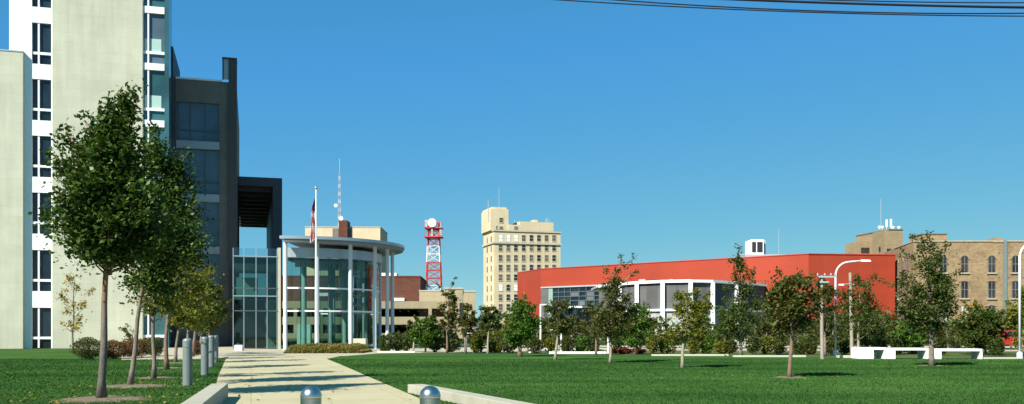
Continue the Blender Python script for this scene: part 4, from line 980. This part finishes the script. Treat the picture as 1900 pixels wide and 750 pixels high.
tree('lawn_tree', 'low bright green tree with short forked trunk right of the rotunda columns', 790, 654.6, 583, 762, 816, 640, LV['bright'], BK['grey'], 30, 'oval', 95, 42, .17, group=lt)
tree('lawn_tree', 'thin olive sapling right beside the rotunda', 767, 653.6, 588, 750, 786, 632, LV['olive'], BK['pale'], 31, 'flat', 40, 26, .16, group=lt, r0=.06)
tree('lawn_tree', 'tall thin turning sapling in front of the cream stair tower', 829, 655, 528, 808, 860, 618, LV['autumn'], BK['brown'], 32, 'ragged', 85, 24, .17, group=lt, sprigs=8, r0=.07, shoots=((830, 545, 845, 517), (822, 545, 812, 528)))
tree('lawn_tree', 'brownish small tree right of the stair tower', 863, 656, 560, 847, 890, 620, LV['autumn'], BK['grey'], 33, 'egg', 70, 26, .17, group=lt, r0=.08)
tree('lawn_tree', 'small dark tree left of the round green tree', 905, 656.5, 568, 884, 934, 618, LV['dark'], BK['pale'], 34, 'flat', 85, 36, .17, group=lt, r0=.07)
tree('lawn_tree', 'dense round green tree with a short trunk before the tall tower', 965, 661.5, 558, 929, 1003, 640, LV['bright'], BK['brown'], 35, 'oval', 165, 58, .125, group=lt, r0=.12)
tree('lawn_tree', 'olive brown tree with a pale thin trunk before the glazed front', 1031, 668, 556, 1006, 1074, 617, LV['olive'], BK['pale'], 36, 'flat', 105, 46, .115, group=lt, r0=.065)
tree('lawn_tree', 'olive tree directly right of the brown one, before the glazed building', 1106, 659, 565, 1078, 1130, 620, LV['olive'], BK['brown'], 37, 'flat', 60, 30, .16, group=lt)
tree('lawn_tree', 'tall ragged tree with bare shoots against the red wall, left of centre right', 1132, 673.5, 508, 1092, 1184, 622, LV['olive'], BK['pale'], 38, 'ragged', 165, 46, .11, group=lt, r0=.06, sprigs=14, shoots=((1140, 530, 1150, 478), (1146, 500, 1176, 480), (1144, 520, 1120, 498), (1150, 530, 1174, 505)))
tree('lawn_tree', 'dense bright green tree right behind the tall ragged tree', 1178, 658, 558, 1148, 1212, 642, LV['bright'], BK['brown'], 39, 'oval', 130, 56, .13, group=lt, r0=.10)
tree('lawn_tree', 'drooping yellow green tree with a pale leaning trunk', 1265, 683, 530, 1236, 1326, 628, LV['yellow'], BK['pale'], 40, 'droop', 165, 50, .10, group=lt, r0=.055, sprigs=14, outer=.35, clr=.14)
tree('lawn_tree', 'tall dark tree with a narrow top against the red wall', 1375, 662, 470, 1326, 1420, 632, LV['dark'], BK['grey'], 41, 'ragged', 180, 48, .12, group=lt, sprigs=16, shoots=((1372, 500, 1368, 462), (1385, 540, 1402, 503), (1375, 500, 1352, 482)))
tree('lawn_tree', 'spreading turning tree with a straight brown trunk in the open lawn', 1466.5, 701.5, 512, 1408, 1528, 610, LV['autumn'], BK['brown'], 42, 'flat', 175, 50, .098, group=lt, r0=.058, sprigs=18, shoots=((1450, 540, 1444, 506), (1490, 540, 1498, 510)))
tree('lawn_tree', 'olive tree directly left of the curved street lamp', 1530, 661, 512, 1500, 1556, 625, LV['olive'], BK['grey'], 43, 'egg', 80, 32, .15, group=lt)
tree('lawn_tree', 'dark tree with a long arching limb right of the curved street lamp', 1592, 661, 520, 1548, 1645, 628, LV['mid'], BK['pale'], 44, 'flat', 145, 46, .125, group=lt, sprigs=12, shoots=((1590, 545, 1622, 516), (1622, 516, 1648, 528), (1580, 540, 1585, 510)))
tree('lawn_tree', 'tallest ragged dark lawn tree before the yellow brick warehouse', 1728.5, 680, 445, 1664, 1782, 612, LV['dark'], BK['grey'], 45, 'ragged', 225, 52, .108, group=lt, r0=.095, sprigs=20, shoots=((1715, 480, 1690, 438), (1725, 470, 1722, 436), (1740, 475, 1758, 452), (1700, 480, 1668, 468), (1750, 520, 1778, 505)))
tree('bush_tree', 'low bright green tree behind the middle bench', 1690, 657, 598, 1654, 1724, 650, LV['bright'], BK['grey'], 46, 'oval', 130, 44, .17, group=lt)
tree('lawn_tree', 'wide green tree with orange top in front of the brick warehouse', 1829, 658, 572, 1778, 1872, 648, LV['mid'], BK['grey'], 47, 'flat', 160, 44, .17, group=lt)
tree('lawn_tree', 'small orange and yellow tree by the pale warehouse window', 1800, 654, 565, 1778, 1830, 612, LV['gold'], BK['grey'], 48, 'flat', 60, 30, .17, group=lt)
tree('lawn_tree', 'bright yellow green tree at the right edge of the photo', 1896, 661, 532, 1860, 1950, 650, LV['yellow'], BK['pale'], 49, 'egg', 170, 44, .15, group=lt)
tree('lawn_tree', 'green bush tree between the tall dark tree and the spreading one', 1420, 656, 590, 1390, 1460, 645, LV['olive'], BK['grey'], 50, 'flat', 70, 32, .17, group=lt)
# background trees behind them, each with trunk and crown
bgt = 'trees behind the lawn edge'
for i, (px, pb, yt_, x0, x1, yb, lf_, lab) in enumerate((
    (878, 648, 588, 852, 910, 640, 'olive', 'brownish background tree below the cream annex'),
    (935, 647, 592, 905, 968, 640, 'yellow', 'yellow green background tree left behind the round green tree'),
    (1000, 650, 595, 976, 1030, 645, 'olive', 'olive background tree under the left red corner'),
    (1070, 651, 590, 1040, 1100, 645, 'olive', 'low olive background tree before the glazed front'),
    (1150, 650, 600, 1120, 1180, 645, 'dark', 'dark background tree behind the tall ragged tree'),
    (1300, 650, 585, 1262, 1338, 648, 'bright', 'fresh green background tree behind the drooping tree'),
    (1345, 649, 560, 1315, 1380, 648, 'mid', 'mid green background tree left of the tall dark tree'),
    (1400, 648, 545, 1375, 1440, 645, 'dark', 'dark background tree right of the tall dark tree'),
    (1480, 649, 570, 1440, 1520, 648, 'dark', 'dark background tree behind the spreading lawn tree'),
    (1545, 650, 565, 1515, 1580, 648, 'olive', 'olive background tree behind the street lamp'),
    (1620, 651, 575, 1592, 1662, 650, 'dark', 'dark background tree left of the red entrance canopy'),
    (1760, 650, 600, 1722, 1790, 648, 'olive', 'olive background tree behind the right bench'))):
    tree('background_tree', lab, px, pb, yt_, x0, x1, yb, LV[lf_], BK['grey'], 60+i, 'flat', 58, 30, .19, group=bgt, limbs=6)
# shrubs of the planting bed
def shrub(name, label, px, pb, yt_, hw_, leaf, seed, n=900, size=.13, group=None, dep=None, flat=.5):
    rng = np.random.default_rng(seed); Y = GY(pb); x = PX(px, Y); rx = hw_/F*Y; h = PZ(yt_, Y); t = thing(name, label, 'shrub', (x, Y, 0), group); ry = dep or rx*.8
    mb = MB()
    for k in range(8): a = k*.8+seed; mb.tube([(x+.05*math.cos(a), Y+.05*math.sin(a), 0), (x+.5*rx*math.cos(a), Y+.5*ry*math.sin(a), h*.75)], [.018, .005], 5)
    mb.build('stem', BK['grey'], t)
    d = rng.normal(size=(n, 3)); d /= np.linalg.norm(d, axis=1, keepdims=True); r = rng.random((n, 1))**.28*(.9+.12*np.sin(d[:, :1]*6+seed)+.08*np.sin(d[:, 1:2]*9))
    p = d*r; p[:, 2] = np.sign(p[:, 2])*np.abs(p[:, 2])**.8; P = np.column_stack([x+p[:, 0]*rx, Y+p[:, 1]*ry, h*.5+p[:, 2]*h*.5]); P = P[P[:, 2] > .02]
    leaves(P, .4, size, rng, 'foliage', leaf, t, .6, ORG[t])
hg_ = 'clipped hedge shrubs left of the path'
for i, (px, pb, yt_, hw_, lf_, lab) in enumerate(((164, 667, 625, 31, 'olive', 'leftmost olive hedge shrub with orange tips behind the nearest trunk'), (212, 666, 630, 24, 'rust', 'rust brown hedge shrub second from left'),
                                  (250, 664, 626, 24, 'rust', 'reddish hedge shrub between two tree trunks'), (284, 661, 624, 19, 'olive', 'rightmost hedge shrub near the third trunk'))):
    shrub('hedge_shrub', lab, px, pb, yt_, hw_, LV[lf_], 90+i, 4200, .075, hg_, dep=1.1)
shrub('hedge_shrub', 'small rust coloured shrub behind the light bollards', 366, 660, 632, 8, LV['rust'], 97, 900, .09)
# ornamental grass hedge before the rotunda
rng = np.random.default_rng(7); x0, x1 = PX(546, 59), PX(681, 59); N = 26000
u = rng.random(N); yy = 56.5+rng.random(N)*4.6+(u-.5)*.8; ed = np.minimum(1, np.minimum(u, 1-u)*9+.3); edy = np.minimum(1, np.minimum(yy-56, 61.4-yy)*1.2+.25); xx = x0+u*(x1-x0)
zz = rng.random(N)**.7*.55*ed*edy*(.85+.15*np.sin(u*31)+.1*np.sin(u*77))+.02
t = thing('grass_hedge', 'long low golden green grass hedge at the foot of the rotunda', 'hedge', ((x0+x1)/2, 58.8, 0))
leaves(np.column_stack([xx, yy, zz]), .2, .13, rng, 'foliage', LV['grassy'], t, .35, ORG[t])
sb = 'shrubs of the planting bed beyond the lawn'
rs = random.Random(9)
spec = [(716, 'dark', 'dark shrub between the rotunda columns'), (736, 'dark', 'dark shrub right of the last rotunda column'), (752, 'dark', 'dark shrub beside the thin sapling'), (808, 'olive', 'olive shrub right of the low bright tree'), (838, 'olive', 'shrub at the foot of the stair tower'),
        (884, 'yellow', 'yellowish shrub behind the far small bench'), (918, 'yellow', 'yellowish shrub left of the round green tree'), (944, 'olive', 'olive shrub left behind the round tree trunk'), (992, 'olive', 'olive shrub behind the second small bench'),
        (1018, 'yellow', 'yellow green shrub left of the pale trunk'), (1052, 'olive', 'olive shrub right of the pale trunk'), (1080, 'bright', 'fresh green round shrub before the glazed front'), (1100, 'olive', 'olive shrub at the brown trunk'),
        (1142, 'redleaf', 'dark red shrub left part of the red hedge'), (1160, 'redleaf', 'dark red shrub middle of the red hedge'), (1184, 'redleaf', 'dark red shrub right part of the red hedge'),
        (1212, 'yellow', 'yellow green shrub under the pale grey panel'), (1236, 'yellow', 'yellow shrub left of the leaning trunk'), (1288, 'yellow', 'yellow shrub right of the leaning trunk'), (1312, 'bright', 'green shrub under the drooping tree edge'), (1338, 'yellow', 'yellow green shrub left of the tall dark trunk'),
        (1356, 'olive', 'olive shrub beside the tall dark trunk'), (1398, 'dark', 'dark shrub right of the tall dark trunk'), (1420, 'yellow', 'yellow olive shrub before the stone wall block'), (1446, 'olive', 'olive shrub left of the brown trunk'), (1484, 'dark', 'dark shrub right of the brown trunk'),
        (1504, 'olive', 'olive shrub left of the utility pole'), (1540, 'olive', 'olive shrub between utility pole and lamp'), (1566, 'dark', 'dark shrub right of the lamp base'), (1606, 'dark', 'dark shrub behind the solid bench end'), (1632, 'olive', 'olive shrub behind the leftmost bench'),
        (1664, 'dark', 'dark shrub behind the gap between two benches'), (1744, 'olive', 'olive shrub seen behind the right bench'), (1850, 'dark', 'dark shrub left of the red car')]
for i, (px, lf_, lab) in enumerate(spec):
    k = lf_ == 'redleaf'
    shrub('shrub', lab, px, (656.5 if k else 654.2+(px-700)*.0055)-rs.random()*1.5, 646 if k else 619+rs.random()*15-(6 if px < 760 else 0), 15 if k else 13+rs.random()*7, LV[lf_], 200+i, 800, .15, sb)
# far wooded backdrop, one mass
rng = np.random.default_rng(5); N = 42000
xx = rng.uniform(-40, 170, N); yy = rng.uniform(100, 118, N); hh = 2.2+.9*np.sin(xx*.21)+.8*np.sin(xx*.53+1)+.5*np.sin(xx*1.3)
yy = np.where(xx > 3, yy-9, yy); xx = np.where(xx < -12, xx+150, xx)
zz = rng.random(N)**.8*hh
o = leaves(np.column_stack([xx, yy, zz]), .4, .5, rng, 'distant_trees', LV['olive'], None, .7, (60, 105, 0)); tag(o, 'low mass of distant trees and bushes behind the street', 'trees', kind='stuff')

# ------------------------------------------------------------------ grass blades over the near lawn
def inside(poly, x, y):
    c = np.zeros(len(x), bool); j = len(poly)-1
    for i in range(len(poly)):
        xi, yi = poly[i]; xj, yj = poly[j]
        c ^= ((yi > y) != (yj > y)) & (x < (xj-xi)*(y-yi)/(yj-yi+1e-9)+xi); j = i
    return c
def blades(poly, n, seed, ylim):
    rng = np.random.default_rng(seed); y = 14+(ylim-14)*rng.random(n)**1.25; x = (rng.random(n)*2-1)*y*.60
    k = inside(poly, x, y); x = x[k]; y = y[k]; N = len(x)
    h = (.010+.016*rng.random(N))*(1+y/60); a = rng.random(N)*2*np.pi; wd = .006+y*.0003
    v = np.empty((N, 3, 3)); v[:, 0] = np.column_stack([x-np.cos(a)*wd, y-np.sin(a)*wd, np.full(N, -.002)]); v[:, 1] = np.column_stack([x+np.cos(a)*wd, y+np.sin(a)*wd, np.full(N, -.002)])
    v[:, 2] = np.column_stack([x+rng.normal(0, .02, N), y+rng.normal(0, .02, N), h])
    me = bpy.data.meshes.new('grass'); me.vertices.add(3*N); me.vertices.foreach_set('co', v.astype(np.float32).ravel()); me.loops.add(3*N); me.loops.foreach_set('vertex_index', np.arange(3*N, dtype=np.int32))
    me.polygons.add(N); me.polygons.foreach_set('loop_start', np.arange(0, 3*N, 3, dtype=np.int32)); me.materials.append(M['blade']); me.update(calc_edges=True); me.validate()
    o = bpy.data.objects.new('grass', me); col.objects.link(o); return o
lp = [(-70, 8), (-3.2, 8)]+pathL+[GP(400, 664), GP(225, 668.5), GP(222, 656), (-70, 66)]
rp = [(.9, 8), (70, 8), (80, 46), GP(1600, 664), GP(1000, 656.5), GP(690, 656)]+pathR[::-1]
tag(blades(lp, 450000, 1, 45), 'short green grass blades on the lawn left of the path', 'grass', kind='stuff')
tag(blades(rp, 600000, 2, 45), 'short green grass blades on the open lawn right of the path', 'grass', kind='stuff')

rng = np.random.default_rng(77); P = []
for (bx, by, r_, n_) in ((-8.2, 18.9, 2.0, 110), (-9.6, 23.6, 2.0, 80), (-10.5, 27, 2.0, 50), (-6, 20, 4, 40), (8.4, 27.7, 2.4, 50), (16.5, 36.5, 2.6, 40), (-3, 22, 9, 30)):
    q = rng.normal(size=(n_, 2))*r_*.6; P.append(np.column_stack([bx+q[:, 0], by+q[:, 1], np.full(n_, .035)]))
P = np.concatenate(P); P = P[P[:, 1] > 14]
o = leaves(P, 3, .075, rng, 'fallen_leaves', LV['gold'], None, .7, (0, 20, 0)); tag(o, 'fallen yellow leaves scattered over lawn and path', 'leaves', kind='stuff')
